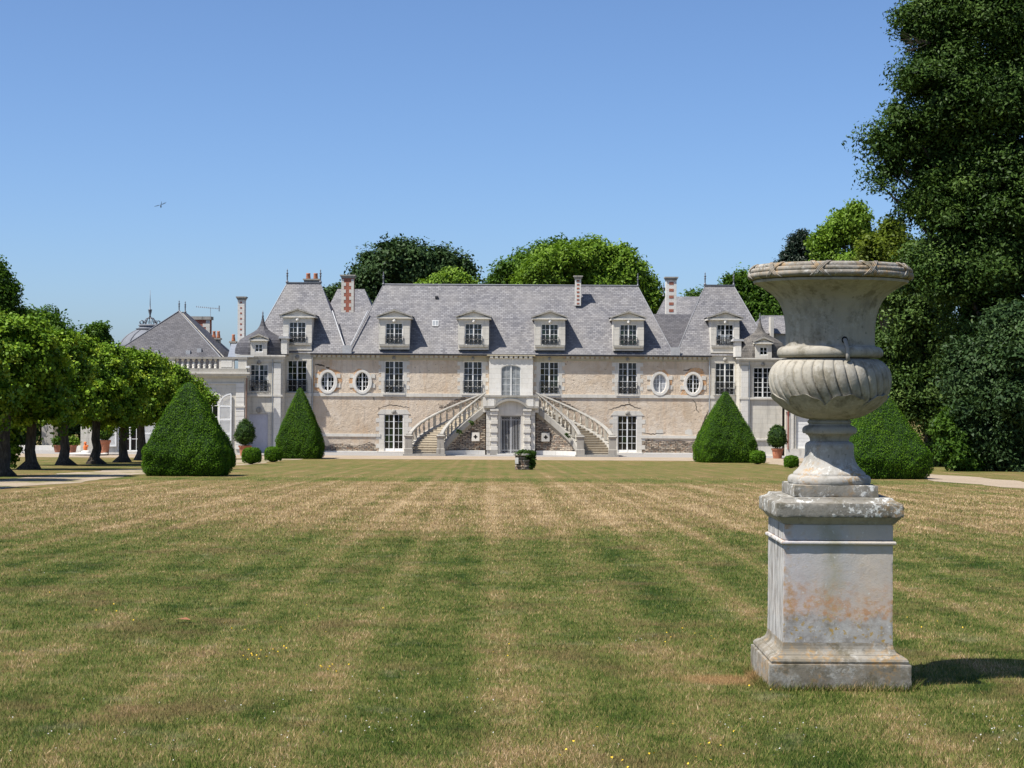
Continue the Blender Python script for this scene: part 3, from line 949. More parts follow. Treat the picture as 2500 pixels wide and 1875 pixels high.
patch('exposed_schist', 'rubble', XC+4.9, 2.7, [(1.2,.1),(-2.6,1.1),(-2.6,1.45),(-1.3,1.4),(-.2,.8)], seed=6)
patch('render_patch', 'tuffeau', XC+11.9, 1.45, [(-1.0,0),(-.4,.02),(-.45,.4),(-1.0,.35)], seed=7)
patch('render_patch', 'tuffeau', XC+13.4, 1.45, [(-.3,0),(.2,.02),(.15,.42),(-.3,.35)], seed=8)
patch('plaster_hole', 'rubble', XC-5.25, 3.45, [(-.16,-.12),(.1,-.14),(.2,.1),(-.1,.15)], seed=9)
patch('plaster_hole', 'rubble', XC-9.9, 3.3, [(-.06,-.06),(.06,-.06),(.06,.07),(-.06,.06)], seed=10)
def crack(pts, wd, seed):
    rg_ = random.Random(seed); up, lo = [], []
    full = []
    for (p_, q_) in zip(pts, pts[1:]):
        k = max(2, int(math.dist(p_, q_)/.12))
        for j in range(k): full.append((p_[0]+(q_[0]-p_[0])*j/k+rg_.uniform(-.04,.04), p_[1]+(q_[1]-p_[1])*j/k+rg_.uniform(-.04,.04)))
    full.append(pts[-1]); n_ = len(full)
    mb = MB()
    for j in range(n_-1):
        (ax, az), (bx, bz) = full[j], full[j+1]
        w0 = wd*(.3+.7*math.sin(math.pi*(j+.2)/n_))*rg_.uniform(.6,1.2); w1 = wd*(.3+.7*math.sin(math.pi*(j+1.2)/n_))
        L = max(1e-6, math.hypot(bx-ax, bz-az)); nx_, nz_ = -(bz-az)/L, (bx-ax)/L
        mb.prism_y([(ax-nx_*w0/2, az-nz_*w0/2),(bx-nx_*w1/2, bz-nz_*w1/2),(bx+nx_*w1/2, bz+nz_*w1/2),(ax+nx_*w0/2, az+nz_*w0/2)], FY-.004-.0004*j, FY+.01)
    mb.build('plaster_crack', M['bark'], house)
crack([(XC+7.4,3.30),(XC+8.1,3.55),(XC+8.9,3.75),(XC+9.3,3.5),(XC+9.75,3.45)], .07, 1)
crack([(XC+8.9,3.75),(XC+8.8,4.18)], .05, 2)
crack([(XC+13.6,4.1),(XC+13.9,3.8),(XC+13.85,3.4),(XC+14.1,3.1)], .06, 3)
crack([(XC-9.9,3.30),(XC-9.2,3.55),(XC-8.4,3.50),(XC-7.6,3.38)], .05, 4)
crack([(XC-14.7,6.55),(XC-14.2,6.5),(XC-13.95,6.45)], .13, 5)
crack([(XC-13.9,6.36),(XC-13.6,6.30)], .14, 6)
crack([(XC+9.9,1.55),(XC+10.8,1.50),(XC+11.6,1.62)], .07, 7)
crack([(XC+12.9,6.25),(XC+13.5,6.40),(XC+14.4,6.30)], .12, 8)
crack([(XC-10.25,4.18),(XC-10.24,3.9)], .07, 9)
crack([(XC+14.8,3.3),(XC+14.5,2.6),(XC+14.3,2.0),(XC+14.0,1.5)], .10, 10)
trim('plinth_step', 'clean_stone', (FX0, XC-9.95, FY-.30, FY+.02, .0, .10))
trim('plinth_step', 'clean_stone', (XC+9.95, FX1, FY-.30, FY+.02, .0, .10))

# ---- central bay above the landing
BW = 1.64
bay_o = arch(XC-.73, XC+.73, 3.50, 6.33, .28)
b = MB(); wall(b, XC-BW, XC+BW, 3.45, 7.10, FY-.35, [bay_o], .2)
for sx in (-1, 1):
    b.add([(XC+sx*BW, FY-.35, 3.45), (XC+sx*BW, FY, 3.45), (XC+sx*BW, FY, 7.10), (XC+sx*BW, FY-.35, 7.10)], [(0,1,2,3)])
b.add([(XC-BW, FY-.35, 7.10), (XC+BW, FY-.35, 7.10), (XC+BW, FY, 7.10), (XC-BW, FY, 7.10)], [(0,1,2,3)])
b.build('central_bay', M['clean_stone'], house)
window(house, bay_o, FY-.33, 4, 5, glass='glass_curtain', name='french_door', mid=.12, foot=.62, mat='old_white_paint')
trim('bay_cornice', 'yellow_stone', (XC-1.72, XC+1.72, FY-.45, FY-.02, 7.101, 7.135), (XC-1.80, XC+1.80, FY-.52, FY-.021, 7.27, EAVE-.035))
for k in range(9):
    inst('modillion', me_mod, (XC-1.46+k*.365, FY-.36, 7.115), house)

# ---- roofs
def hip(name, x0, x1, y0, y1, z0, rx0, rx1, ry, rz, mat='slate', parent=house):
    mb = MB()
    mb.add([(x0,y0,z0),(x1,y0,z0),(x1,y1,z0),(x0,y1,z0),(rx0,ry,rz),(rx1,ry,rz)],
           [(0,1,5,4),(1,2,5),(2,3,4,5),(3,0,4),(3,2,1,0)])
    return mb.build(name, M[mat], parent)
RZ = 12.80; RY = 139.2
main_roof = hip('roof', XC-12.25, XC+12.25, FY-.26, 143.9, EAVE, XC-9.9, XC+9.75, RY, RZ)
PX = 16.0
pav = []
for sx in (-1, 1):
    rw = 1.28 if sx < 0 else 1.10
    pav.append(hip('roof', XC+sx*PX-3.72, XC+sx*PX+3.72, FY-.26, 142.6, EAVE+.006, XC+sx*PX-rw, XC+sx*PX+rw, 138.8, 12.86))
    # low roof filling the valley between pavilion and main roof
    c = XC+sx*12.27
    v = MB()
    v.add([(c-.9,FY-.16,EAVE+.004),(c+.9,FY-.16,EAVE+.004),(c+3.2,138.4,10.62),(c-3.2,138.4,10.62),(c+3.2,142,10.6),(c-3.2,142,10.6)], [(0,1,2,3),(3,2,4,5)])
    v.build('valley_roof', M['slate' if sx < 0 else 'slate_dark'], house)
    # lead lining in the two valleys
    if sx < 0:
        for s2 in (-1, 1):
            l = MB(); l.tube([(c+s2*.16, FY-.24, EAVE+.38), (c+s2*1.35, 137.05, 10.66)], .052, 5); l.build('valley_flashing', M['lead_bright'], house)
    l = MB(); l.box(c-.34, c+.34, FY-.33, FY-.265, EAVE+.0, EAVE+.60); l.build('valley_outlet', M['lead_bright'], house)
# rear wings seen over the valleys
hip('rear_roof', XC-15.5, XC-10.2, 143.0, 152, 9.2, XC-14.2, XC-12.0, 147.0, 12.85)
hip('rear_roof', XC+11.2, XC+17.6, 143.0, 152, 9.2, XC+12.55, XC+16.4, 147.0, 12.4)
# ridges, gutters
r_ = MB(); r_.tube([(XC-9.9,RY,RZ+.02),(XC+9.75,RY,RZ+.02)], .07, 6)
r_.build('ridge_cap', M['lead'], house)
for sx in (-1, 1):
    rw = 1.28 if sx < 0 else 1.10
    r_ = MB(); r_.box(XC+sx*PX-rw-.1, XC+sx*PX+rw+.1, 138.7, 138.9, 12.83, 12.93); r_.build('ridge_cap', M['lead'], house)
    for s2 in (-1, 1):
        h_ = MB(); h_.tube([(XC+sx*PX+s2*rw, 138.8, 12.87), (XC+sx*PX+s2*3.70, FY-.25, EAVE+.03)], .03, 5); h_.build('hip_flashing', M['lead'], house)
for s2, e in ((-1, -9.9), (1, 9.75)):
    h_ = MB(); h_.tube([(XC+e, RY, RZ), (XC+s2*12.22, FY-.25, EAVE+.03)], .03, 5); h_.build('hip_flashing', M['lead'], house)
gt = MB(); gt.box(XC-15.0, XC+15.0, FY-.37, FY-.22, EAVE-.115, EAVE-.003); gt.build('gutter', M['gutter'], house)
gt = MB(); gt.box(XC-15.0, XC+15.0, FY-.22, FY+.3, EAVE-.045, EAVE-.01); gt.build('eave_board', M['tuffeau'], house)
# finials
fin_prof = [(0,.10),(.06,.13),(.10,.08),(.16,.055),(.45,.05),(.52,.09),(.58,.05),(.62,.045),(.70,.10),(.78,.045),(.84,.03),(.92,.055),(.98,.02),(1.06,.015)]
fme = MB().lathe(0, 0, fin_prof, 8).mesh('finial', M['lead'], (0,0,0), smooth=True)[0]
for x_, y_, z_, s_ in ((XC-PX-1.28,138.8,12.9,1.0),(XC-PX+1.28,138.8,12.9,1.0),(XC+PX-1.10,138.8,12.9,.95),(XC+PX+1.10,138.8,12.9,.95),(XC-9.9,RY,RZ,.95),(XC+9.75,RY,RZ,.95),(XC+12.4,147,12.4,1.0)):
    inst('finial', fme, (x_, y_, z_), house, scale=(s_,)*3)

# ---- dormers
def dormer(cx, front_y, z0, zw0, zw1, zp, za, bw, pw, ww, back, cols=4, rows=4, glass='glass', mix=None, rail=True, small=False, cheek='tuffeau'):
    o_ = rect(cx-ww/2, cx+ww/2, zw0, zw1)
    mb = MB(); wall(mb, cx-bw/2, cx+bw/2, z0, zp-.12, front_y, [o_], .22)
    for sx in (-1, 1):
        x_ = cx+sx*bw/2
        mb.add([(x_,front_y,z0),(x_,back,z0),(x_,back,zp-.12),(x_,front_y,zp-.12)], [(0,1,2,3)])
    d_ = mb.build('dormer', M[cheek], house)
    # pediment with raking mouldings, roof running back into the slope
    p_ = MB(); h = pw/2
    p_.prism_y([(cx-h,zp-.12),(cx+h,zp-.12),(cx+h,zp),(cx-h,zp)], front_y-.16, back)
    p_.prism_y([(cx-h+.14,zp),(cx+h-.14,zp),(cx,za-.09)], front_y-.04, back)
    p_.build('pediment', M['tuffeau'], d_)
    k_ = MB()
    for sx in (-1, 1):
        k_.prism_y([(cx+sx*(h+.03),zp+.002),(cx+sx*(h+.03),zp+.09),(cx,za+.06),(cx,za-.075)][::sx], front_y-.20, front_y+.10)
    k_.build('raking_moulding', M['old_stone'], d_)
    s_ = MB()
    for sx in (-1, 1):
        s_.add([(cx+sx*(h+.05),front_y+.10,zp+.075),(cx,front_y+.10,za+.075),(cx,back+.6,za+.075),(cx+sx*(h+.05),back+.6,zp+.075)], [(0,1,2,3)])
    s_.build('dormer_roof', M['slate_dark'], d_)
    window(house, o_, front_y, cols, rows, glass=glass, mix=mix, rail=(zw0+.03, zw0+.62, front_y-.07) if rail else None, mid=.09 if not small else .05)
    if not small:
        m_ = MB(); m_.lump((cx, front_y-.08, zw1+.18), .13, 2, int(abs(cx)*10), .2, (1,.6,1.2)); m_.lump((cx-.02, front_y-.13, zw1+.12), .06, 1, 3, .2); m_.build('mascaron', M['clean_stone'], d_, smooth=True)
        l_ = MB(); l_.box(cx-bw/2+.05, cx+bw/2-.05, front_y-.12, front_y+.01, zw0-.16, zw0-.01); l_.build('window_ledge', M['old_stone'], d_)
        for sx in (-1, 1):
            for k, zz in enumerate((zw0+.02, zw0+.42, zw0+.82, zw0+1.22)):
                a, b_ = sorted((cx+sx*ww/2+sx*.04, cx+sx*(bw/2+.012)))
                quoin(a, b_, zz, zz+.39, front_y, d_, .012, 'tuffeau')
    return d_
for i, x_ in enumerate((-8.75, -2.82, 2.88, 8.76)):
    dormer(XC+x_, FY-.25, 7.72, 8.10, 9.69, 10.14, 10.66, 2.28, 2.62, 1.28, 138.3, mix=('glass_blue_refl', .1) if i < 2 else ('glass_green_refl', .35))

# ---- corner pavilions: narrow stone bay with a dormer breaking the eaves
for sx in (-1, 1):
    cx = XC+sx*PX
    y_ = FY-.14
    o_ = rect(cx-.72, cx+.72, 4.46, 6.86)
    mb = MB(); wall(mb, cx-1.06, cx+1.06, 0, 7.72, y_, [o_], .3)
    for s2 in (-1, 1):
        mb.add([(cx+s2*1.06,y_,0),(cx+s2*1.06,FY+.2,0),(cx+s2*1.06,FY+.2,7.72),(cx+s2*1.06,y_,7.72)], [(0,1,2,3)])
    mb.add([(cx-1.06,y_,7.72),(cx+1.06,y_,7.72),(cx+1.06,FY+.3,7.72),(cx-1.06,FY+.3,7.72)], [(0,1,2,3)])
    mb.build('pavilion_wall', M['ashlar'], house)
    window(house, o_, y_+.02, 4, 5, rail=(4.50, 5.36, y_-.08), glass='glass', mix=('glass_blue_refl', .15))
    dormer(cx, y_+.02, 7.722, 8.16, 9.74, 10.18, 10.70, 2.12, 2.66, 1.26, 138.0, glass='glass' if sx < 0 else 'glass', mix=None if sx < 0 else ('glass_curtain', .5))
    trim('pavilion_band', 'tuffeau', (cx-1.09, cx+1.09, y_-.07, y_+.01, 7.60, 7.715), (cx-1.09, cx+1.09, y_-.06, y_+.012, 4.19, 4.42))
    trim('window_ledge', 'old_stone', (cx-.85, cx+.85, y_-.17, y_+.05, 4.421, 4.457))
    m_ = MB(); m_.lump((cx, y_-.10, 7.10), .16, 2, 9, .2, (1,.6,1.1)); m_.build('mascaron', M['old_stone'], house, smooth=True)
    p_ = MB(); p_.tube([(cx-sx*1.14, FY-.22, EAVE-.05), (cx-sx*1.14, FY-.16, EAVE-.5), (cx-sx*1.14, FY-.16, .05)], .05, 6); p_.build('rain_pipe', M['zinc'], house)

# ---- stair towers with bell-shaped slate caps
TX = 18.58
for sx in (-1, 1):
    cx = XC+sx*TX
    x0, x1 = sorted((cx-sx*1.72, cx+sx*1.45))
    y_ = 133.0
    z_top = 7.22
    o_ = [rect(cx-.66, cx+.66, 4.50, 6.52)] if sx < 0 else [rect(cx-.70, cx+.70, 4.28, 6.52)]
    if sx < 0: o_.append(rect(cx-.72, cx+.66, .02, 2.88))
    mb = MB(); wall(mb, x0, x1, 0, z_top, y_, o_, .25)
    for xx in (x0, x1):
        mb.add([(xx,y_,0),(xx,FY+4,0),(xx,FY+4,z_top),(xx,y_,z_top)], [(0,1,2,3)])
    mb.build('tower_wall', M['ashlar'], house)
    window(house, o_[0], y_, 4, 5 if sx < 0 else 6, rail=(4.53, 5.36, y_-.08) if sx < 0 else None, glass='glass_blue_refl' if sx < 0 else 'glass', mix=('glass_curtain', .35) if sx < 0 else None)
    if sx < 0:
        d_ = MB(); d_.box(cx-.72, cx+.66, y_+.14, y_+.18, .02, 2.88); dd = d_.build('plank_door', M['lilac_paint'], house)
        pm = MB().box(-.065, .065, -.02, 0, 0, 2.82).mesh('plank', M['lilac_paint'], (0,0,0))[0]
        for k in range(10): inst('plank', pm, (cx-.655+k*.137, y_+.14, .03), dd)
        r_ = MB(); r_.lathe(0, 0, [(0,.2),(.05,.22),(.08,.16)], 16)
        me_, _ = r_.mesh('bull_eye_ornament', M['old_stone'], (0,0,0)); inst('bull_eye_ornament', me_, (cx, y_+.01, 3.15), house, rot=(R(90),0,0))
    # corner pilaster, bands and cornice
    xa, xb = sorted((cx-sx*1.60, cx-sx*1.08))
    trim('pilaster', 'clean_stone', (xa, xb, y_-.10, y_+.01, .0, 6.60))
    trim('tower_cornice', 'tuffeau', (x0-.06, x1+.06, y_-.10, y_+.2, 6.72, 6.95), (x0-.16, x1+.16, y_-.22, y_+.2, 6.96, 7.10), (x0-.24, x1+.24, y_-.34, y_+.2, 7.105, 7.215))
    trim('tower_band', 'tuffeau', (x0-.02, x1+.02, y_-.13, y_+.012, 4.16, 4.30))
    trim('tower_plinth', 'tuffeau', (x0-.03, x1+.03, y_-.14, y_+.011, .0, .02), (x0-.03, cx-.86 if sx < 0 else x1+.03, y_-.12, y_+.009, 1.14, 1.24))
    m_ = MB(); m_.lump((cx, y_-.08, 6.66 if sx < 0 else 6.75), .15, 2, 13, .2, (1,.6,1.1)); m_.build('mascaron', M['old_stone'], house, smooth=True)
    p_ = MB(); px_ = cx-sx*1.0
    p_.tube([(px_, y_-.18, 7.1), (px_, y_-.10, 6.7), (px_, y_-.10, .05)], .045, 6); p_.build('rain_pipe', M['zinc'], house)
    # bell roof: eight sides
    prof = [(7.22,1.95),(7.5,1.95),(7.8,1.90),(8.1,1.79),(8.35,1.60),(8.57,1.30),(8.76,.98),(8.95,.66),(9.15,.40),(9.4,.24),(9.65,.15),(9.9,.09),(10.1,.05)]
    rb = MB(); vs_, fs_ = [], []
    ry_c = y_+1.72
    for z_, r_2 in prof:
        for k in range(8):
            a = R(22.5+45*k); q = r_2/math.cos(R(22.5))
            vs_.append((cx+q*math.cos(a), ry_c+q*math.sin(a), z_))
    for i in range(len(prof)-1):
        for k in range(8):
            j = (k+1) % 8; fs_.append((i*8+k, i*8+j, (i+1)*8+j, (i+1)*8+k))
    rb.add(vs_, fs_)
    rb.build('bell_roof', M['slate_dark' if sx < 0 else 'slate_brown'], house)
    f_ = MB(); f_.lathe(cx, ry_c, [(10.0,.06),(10.15,.08),(10.25,.04),(10.4,.06),(10.47,.02),(10.6,.01)], 8); f_.build('finial', M['lead'], house, smooth=True)
    dormer(cx, y_-.34, 7.222, 7.42, 8.02, 8.36, 8.72, 1.20, 1.42, .58, y_+1.2, cols=2, rows=2, rail=False, small=True)
    # lucarne turned sideways between tower and pavilion
    q_ = MB(); qx = cx-sx*1.75
    q_.box(qx-.22, qx+.22, y_+.5, y_+2.2, 7.3, 8.45); ql = q_.build('side_dormer', M['clean_stone'], house)
    q_ = MB(); q_.prism_y([(qx-.42,8.455),(qx+.42,8.455),(qx+.34,8.62),(qx-.34,8.62)], y_+.4, y_+2.3); q_.build('side_dormer_roof', M['lead_bright'], ql)

# ---- chimneys
def chimney(cx, y_, z0, z1, w_, dpt, style, parent=house):
    mat = 'red_brick' if style == 'quoined' else ('tuffeau' if style == 'dark' else 'clean_stone')
    mb = MB(); mb.box(cx-w_/2, cx+w_/2, y_-dpt/2, y_+dpt/2, z0, z1)
    c_ = mb.build('chimney', M[mat], parent)
    t_ = MB(); e = .05
    for k in range(3):
        t_.box(cx-w_/2-e*(k+.6), cx+w_/2+e*(k+.6), y_-dpt/2-e*(k+.6), y_+dpt/2+e*(k+.6), z1+k*.09+.001, z1+(k+1)*.09)
    t_.build('chimney_cap', M['old_stone'], c_)
    if style == 'quoined':
        zz = z0+.02; k = 0
        while zz < z1-.1:
            hgt = min(.27, z1-zz); ln = w_*(.36 if k % 2 else .20)
            for s2 in (-1, 1):
                a, b_ = sorted((cx+s2*(w_/2+.012), cx+s2*(w_/2-ln)))
                quoin(a, b_, zz, zz+hgt, y_-dpt/2, c_, .014)
            zz += .27; k += 1
    else:
        n = 7 if style == 'banded' else 8
        for k in range(n):
            zz = z0+(z1-z0)*(k+.55)/n; hb = (z1-z0)/n*.42
            bw_ = .22 if style == 'banded' else .13
            if style != 'banded': hb *= .7
            q_ = MB().box(cx-w_*bw_, cx+w_*bw_, y_-dpt/2-.012, y_-dpt/2+.05, zz-hb/2, zz+hb/2)
            q_.build('brick_band', M['red_brick'], c_)
    return c_
p = at(849.5, 760, 141.0); chimney(p.x, 141.0, 10.3, at(849,680,141).z, .95, .9, 'quoined')
p = at(1637.5, 790, 140.0); chimney(p.x, 140.0, 9.6, at(1637,685,140).z, .80, .8, 'banded')
p = at(1411, 731, 137.9); chimney(p.x, 137.9, 11.2, at(1411,682,137.9).z, .44, .5, 'banded')
p = at(590, 822, 139.0); chimney(p.x, 139.0, 8.2, at(590,733,139).z, .52, .8, 'banded_small')
# chimney with two clay pots on the left pavilion
c_ = MB(); c_.box(XC-PX-.05, XC-PX+1.1, 139.3, 139.9, 12.3, 13.12); c1 = c_.build('chimney', M['old_stone'], house)
c_ = MB(); c_.box(XC-PX-.13, XC-PX+1.18, 139.2, 140.0, 13.121, 13.23); c_.build('chimney_cap', M['old_stone'], c1)
pot = MB().lathe(0, 0, [(0,.17),(.05,.18),(.35,.155),(.40,.175),(.44,.16)], 12).mesh('chimney_pot', M['terracotta'], (0,0,0), smooth=True)[0]
for dx in (.25, .82): inst('chimney_pot', pot, (XC-PX+dx, 139.6, 13.23), c1)
# roof lights and vent on the main slope
def on_slope(u, v):
    """point of the front slope of the main roof seen at a pixel"""
    k = (RZ-EAVE)/(RY-(FY-.26)); Y = 136.0
    for _ in range(12):
        p_ = at(u, v, Y); Y = (FY-.26)+(p_.z-EAVE)/k
    return at(u, v, Y)
sl = math.atan2(RZ-EAVE, RY-FY+.26)
q = on_slope(1063, 790)
me_, _ = MB().box(-.24, .24, -.30, .30, 0, .06).mesh('roof_light', M['lead_bright'], (0,0,0)); rl = inst('roof_light', me_, q, house, rot=(sl,0,0))
gm = MB().box(-.085, .085, -.24, .24, 0, .012).mesh('pane', M['glass_curtain'], (0,0,0))[0]
for dx in (-.11, .11):
    o = bpy.data.objects.new('pane', gm); COL.objects.link(o); o.parent = rl; o.location = (dx, 0, .055)
q = on_slope(1066, 726)
mb = MB(); mb.box(q.x-.11, q.x+.11, q.y-.18, q.y+.1, q.z-.1, q.z+.09); mb.build('roof_vent', M['gutter'], house)

# ------------------------------------------------------------------ horseshoe staircase
LZ = 3.42                          # landing
LF = 131.3                         # front of the portal block
stair = empty('double_staircase', (XC, 132, 0), 'double curved stone staircase with balustrades rising to the central door', 'staircase')
def curve(x_s, y_s, x_e, y_e, n, sx):
    pts = []
    for i in range(n+1):
        a = math.pi/2*i/n
        pts.append((XC+sx*(x_s+(x_e-x_s)*(1-math.cos(a))), y_s+(y_e-y_s)*math.sin(a)))
    return pts
def resample(pts, n):
    d = [0]
    for i in range(1, len(pts)): d.append(d[-1]+math.dist(pts[i], pts[i-1]))
    out = []
    for k in range(n+1):
        s_ = d[-1]*k/n
        for i in range(1, len(pts)):
            if d[i] >= s_-1e-9:
                f = (s_-d[i-1])/max(1e-9, d[i]-d[i-1]); break
        out.append((pts[i-1][0]+(pts[i][0]-pts[i-1][0])*f, pts[i-1][1]+(pts[i][1]-pts[i-1][1])*f))
    return out
SIN = (5.02, 129.6, 1.86, 131.75)   # inner string: start x,y end x,y
SOUT = (7.32, 129.6, 1.86, 134.55)
NST = 20
bal_prof = [(0,.085),(.05,.085),(.06,.055),(.10,.05),(.22,.095),(.30,.085),(.42,.045),(.48,.04),(.50,.06),(.54,.06),(.56,.085),(.62,.085)]
bal_me = MB().lathe(0, 0, bal_prof, 10).mesh('baluster', M['baluster_stone'], (0,0,0), smooth=True)[0]
die_me = MB().box(-.10, .10, -.10, .10, 0, .64).mesh('baluster_pier', M['baluster_stone'], (0,0,0))[0]
def zline(f): return .14+f*(LZ-.14)
for sx in (-1, 1):
    ci = resample(curve(*SIN, 40, sx), NST)
    co = resample(curve(*SOUT, 40, sx), NST)
    for k in range(NST):
        za = zline((k+.0)/NST); zb_ = zline((k+1)/NST)
        poly = [ci[k], ci[k+1], co[k+1], co[k]]
        mb = MB(); mb.prism_z(poly, max(0, za-.5), zb_-.035); 
        # nosing of the tread
        (ax, ay), (bx, by) = ci[k], co[k]
        mb.prism_z([(ax, ay-.03), ci[k+1], co[k+1], (bx, by-.03)], zb_-.034, zb_)
        mb.build('step', M['step_stone'], stair)
    mb = MB(); mb.box(*sorted((XC+sx*4.65, XC+sx*7.7)), 129.0, 129.62, 0, .14); mb.build('step', M['old_stone'], stair)
    for which, spec, nm in ((0, SIN, 'inner'), (1, SOUT, 'outer')):
        n = 60
        pts = resample(curve(*spec, 60, sx), n)
        P3 = [(p[0], p[1], zline(i/n)) for i, p in enumerate(pts)]
        rm = MB(); rm.sweep(P3, [(-.13,1.04),(.13,1.04),(.155,1.09),(.12,1.17),(-.12,1.17),(-.155,1.09)]); rm.build('handrail', M['old_stone'], stair, angle=35)
        sm = MB(); sm.sweep(P3, [(-.20,-.30),(.20,-.30),(.20,.16),(.16,.22),(-.16,.22),(-.20,.16)]); sm.build('string', M['old_stone'], stair, angle=35)
        # masonry under the string
        wm = MB(); V, F = [], []
        for i, p in enumerate(P3):
            if i % 3 and i != n: continue
            V += [(p[0], p[1]-.02 if which else p[1], 0), (p[0], p[1], max(.02, p[2]-.28))]
        for i in range(len(V)//2-1): F.append((2*i, 2*i+2, 2*i+3, 2*i+1))
        # curve the two faces of the wall apart so that it has thickness
        m_ = len(V); V2 = [(x_+sx*(-.12 if which == 0 else .12), y_+.30, z_) for x_, y_, z_ in V]
        F2 = [tuple(j+m_ for j in f[::-1]) for f in F]
        wm.add(V+V2, F+F2); wm.build('stair_wall', M['rubble' if which == 0 else 'plaster'], stair)
        nb = 15 if which else 12
        for k in range(nb):
            f = (k+.75)/(nb+.2); i = min(n-1, int(f*n)); p = P3[i]
            pier = (k % 4 == 3)
            inst('baluster_pier' if pier else 'baluster', die_me if pier else bal_me, (p[0], p[1], p[2]+.215), stair, scale=(1.05,1.05,1.32))
        # newel pedestal at the foot
        nx, ny = pts[0]
        nm_ = MB(); nm_.sqstack(nx, ny-.20, [(0,.30),(.50,.30),(.53,.25),(1.32,.25),(1.36,.30),(1.44,.32),(1.48,.26),(1.50,.20),(1.58,.20)]); nm_.build('newel', M['old_stone'], stair)
    # plinth course under the schist wall
    p0 = resample(curve(*SIN, 40, sx), 20)
    mb = MB(); mb.sweep([(p[0], p[1]-.08, 0) for p in p0[1:]], [(-.08,0),(.12,0),(.12,.33),(-.08,.33)]); mb.build('plinth_course', M['clean_stone'], stair)
    # quatrefoil stone; a near-black inlay paints the shade of its piercing
    qx = XC+sx*2.55
    qy = next(p[1] for p in p0 if abs(p[0]-XC) < 2.7)
    ang = -sx*.22
    me_, _ = MB().box(-.29, .29, -.06, .10, -.31, .31).mesh('pierced_panel', M['tuffeau'], (0,0,0))
    pn = inst('pierced_panel', me_, (qx, qy-.14, 1.32), stair, rot=(0,0,-ang))
    qd = []
    for k in range(32):
        a = 2*math.pi*k/32; r_2 = .125+.035*math.cos(4*a); qd.append((r_2*math.cos(a), r_2*math.sin(a)))
    me_, _ = MB().prism_y(qd, -.066, .05).mesh('quatrefoil_dark_inlay', M['dark_void'], (0,0,0))
    o = bpy.data.objects.new('quatrefoil_dark_inlay', me_); COL.objects.link(o); o.parent = pn
# landing block with portal
PO = 1.74
gate_o = arch(XC-.74, XC+.74, .10, 2.62, .0001) if False else rect(XC-.74, XC+.74, .10, 2.86)
mb = MB(); wall(mb, XC-PO, XC+PO, 0, LZ-.1, LF, [gate_o], .55)
for sx in (-1, 1):
    mb.add([(XC+sx*PO,LF,0),(XC+sx*PO,FY-.36,0),(XC+sx*PO,FY-.36,LZ-.1),(XC+sx*PO,LF,LZ-.1)], [(0,1,2,3)])
mb.build('portal_wall', M['tuffeau'], stair)
mb = MB(); mb.box(XC-PO-.1, XC+PO+.1, LF+.02, FY-.36, LZ-.099, LZ); mb.build('landing_floor', M['tuffeau'], stair)
mb = MB(); mb.box(XC-.9, XC+.9, LF+2.2, LF+2.3, 0, 3.0); mb.build('vault_wall', M['dark_void'], stair)  # near-black colour stands for the unlit interior behind the gate
# parapet with panelled piers over the arch
mb = MB(); mb.box(XC-PO-.16, XC+PO+.16, LF-.10, LF+.24, 4.22, 4.36); mb.build('parapet_coping', M['old_stone'], stair)
mb = MB(); mb.box(XC-PO-.02, XC+PO+.02, LF+.03, LF+.18, LZ+.001, 4.219); mb.build('parapet', M['tuffeau'], stair)
for sx in (-1, 1):
    a, b_ = sorted((XC+sx*1.12, XC+sx*1.72)); 
    mb = MB(); mb.box(a, b_, LF-.05, LF+.10, LZ-.02, 4.218); mb.build('parapet_pier', M['tuffeau'], stair)
    mb = MB(); mb.box(a+.09, b_-.09, LF-.075, LF-.04, LZ+.16, 4.08); mb.build('pier_panel', M['clean_stone'], stair)
    mb = MB(); mb.box(*sorted((XC+sx*PO, XC+sx*(PO+.30))), LF-.02, LF+.4, LZ-.3, 4.218); mb.build('parapet_pier', M['tuffeau'], stair)
# segmental hood over the portal
def arc_band(r_o, r_i, cz, half, y0, y1, n=24):
    out = [(XC+r_o*math.sin(-half+2*half*k/n), cz+r_o*math.cos(-half+2*half*k/n)) for k in range(n+1)]
    inn = [(XC+r_i*math.sin(-half+2*half*k/n), cz+r_i*math.cos(-half+2*half*k/n)) for k in range(n+1)]
    mb = MB()
    for k in range(n):
        mb.prism_y([out[k], out[k+1], inn[k+1], inn[k]], y0, y1)
    return mb
arc_band(1.72, 1.56, 2.40, R(46), LF-.30, LF+.02).build('hood_moulding', M['old_stone'], stair)
for sx in (-1, 1):
    a, b_ = sorted((XC+sx*1.14, XC+sx*1.98)); mb = MB(); mb.box(a, b_, LF-.32, LF+.01, 3.42, 3.58); mb.build('hood_return', M['old_stone'], stair)
ty = [(XC+1.555*math.sin(-R(46)+2*R(46)*k/16), 2.40+1.555*math.cos(-R(46)+2*R(46)*k/16)) for k in range(17)]
mb = MB(); mb.prism_y(ty[::-1]+[(ty[0][0], 2.92), (ty[-1][0], 2.92)], LF-.02, LF+.015); mb.build('tympanum', M['tuffeau'], stair)
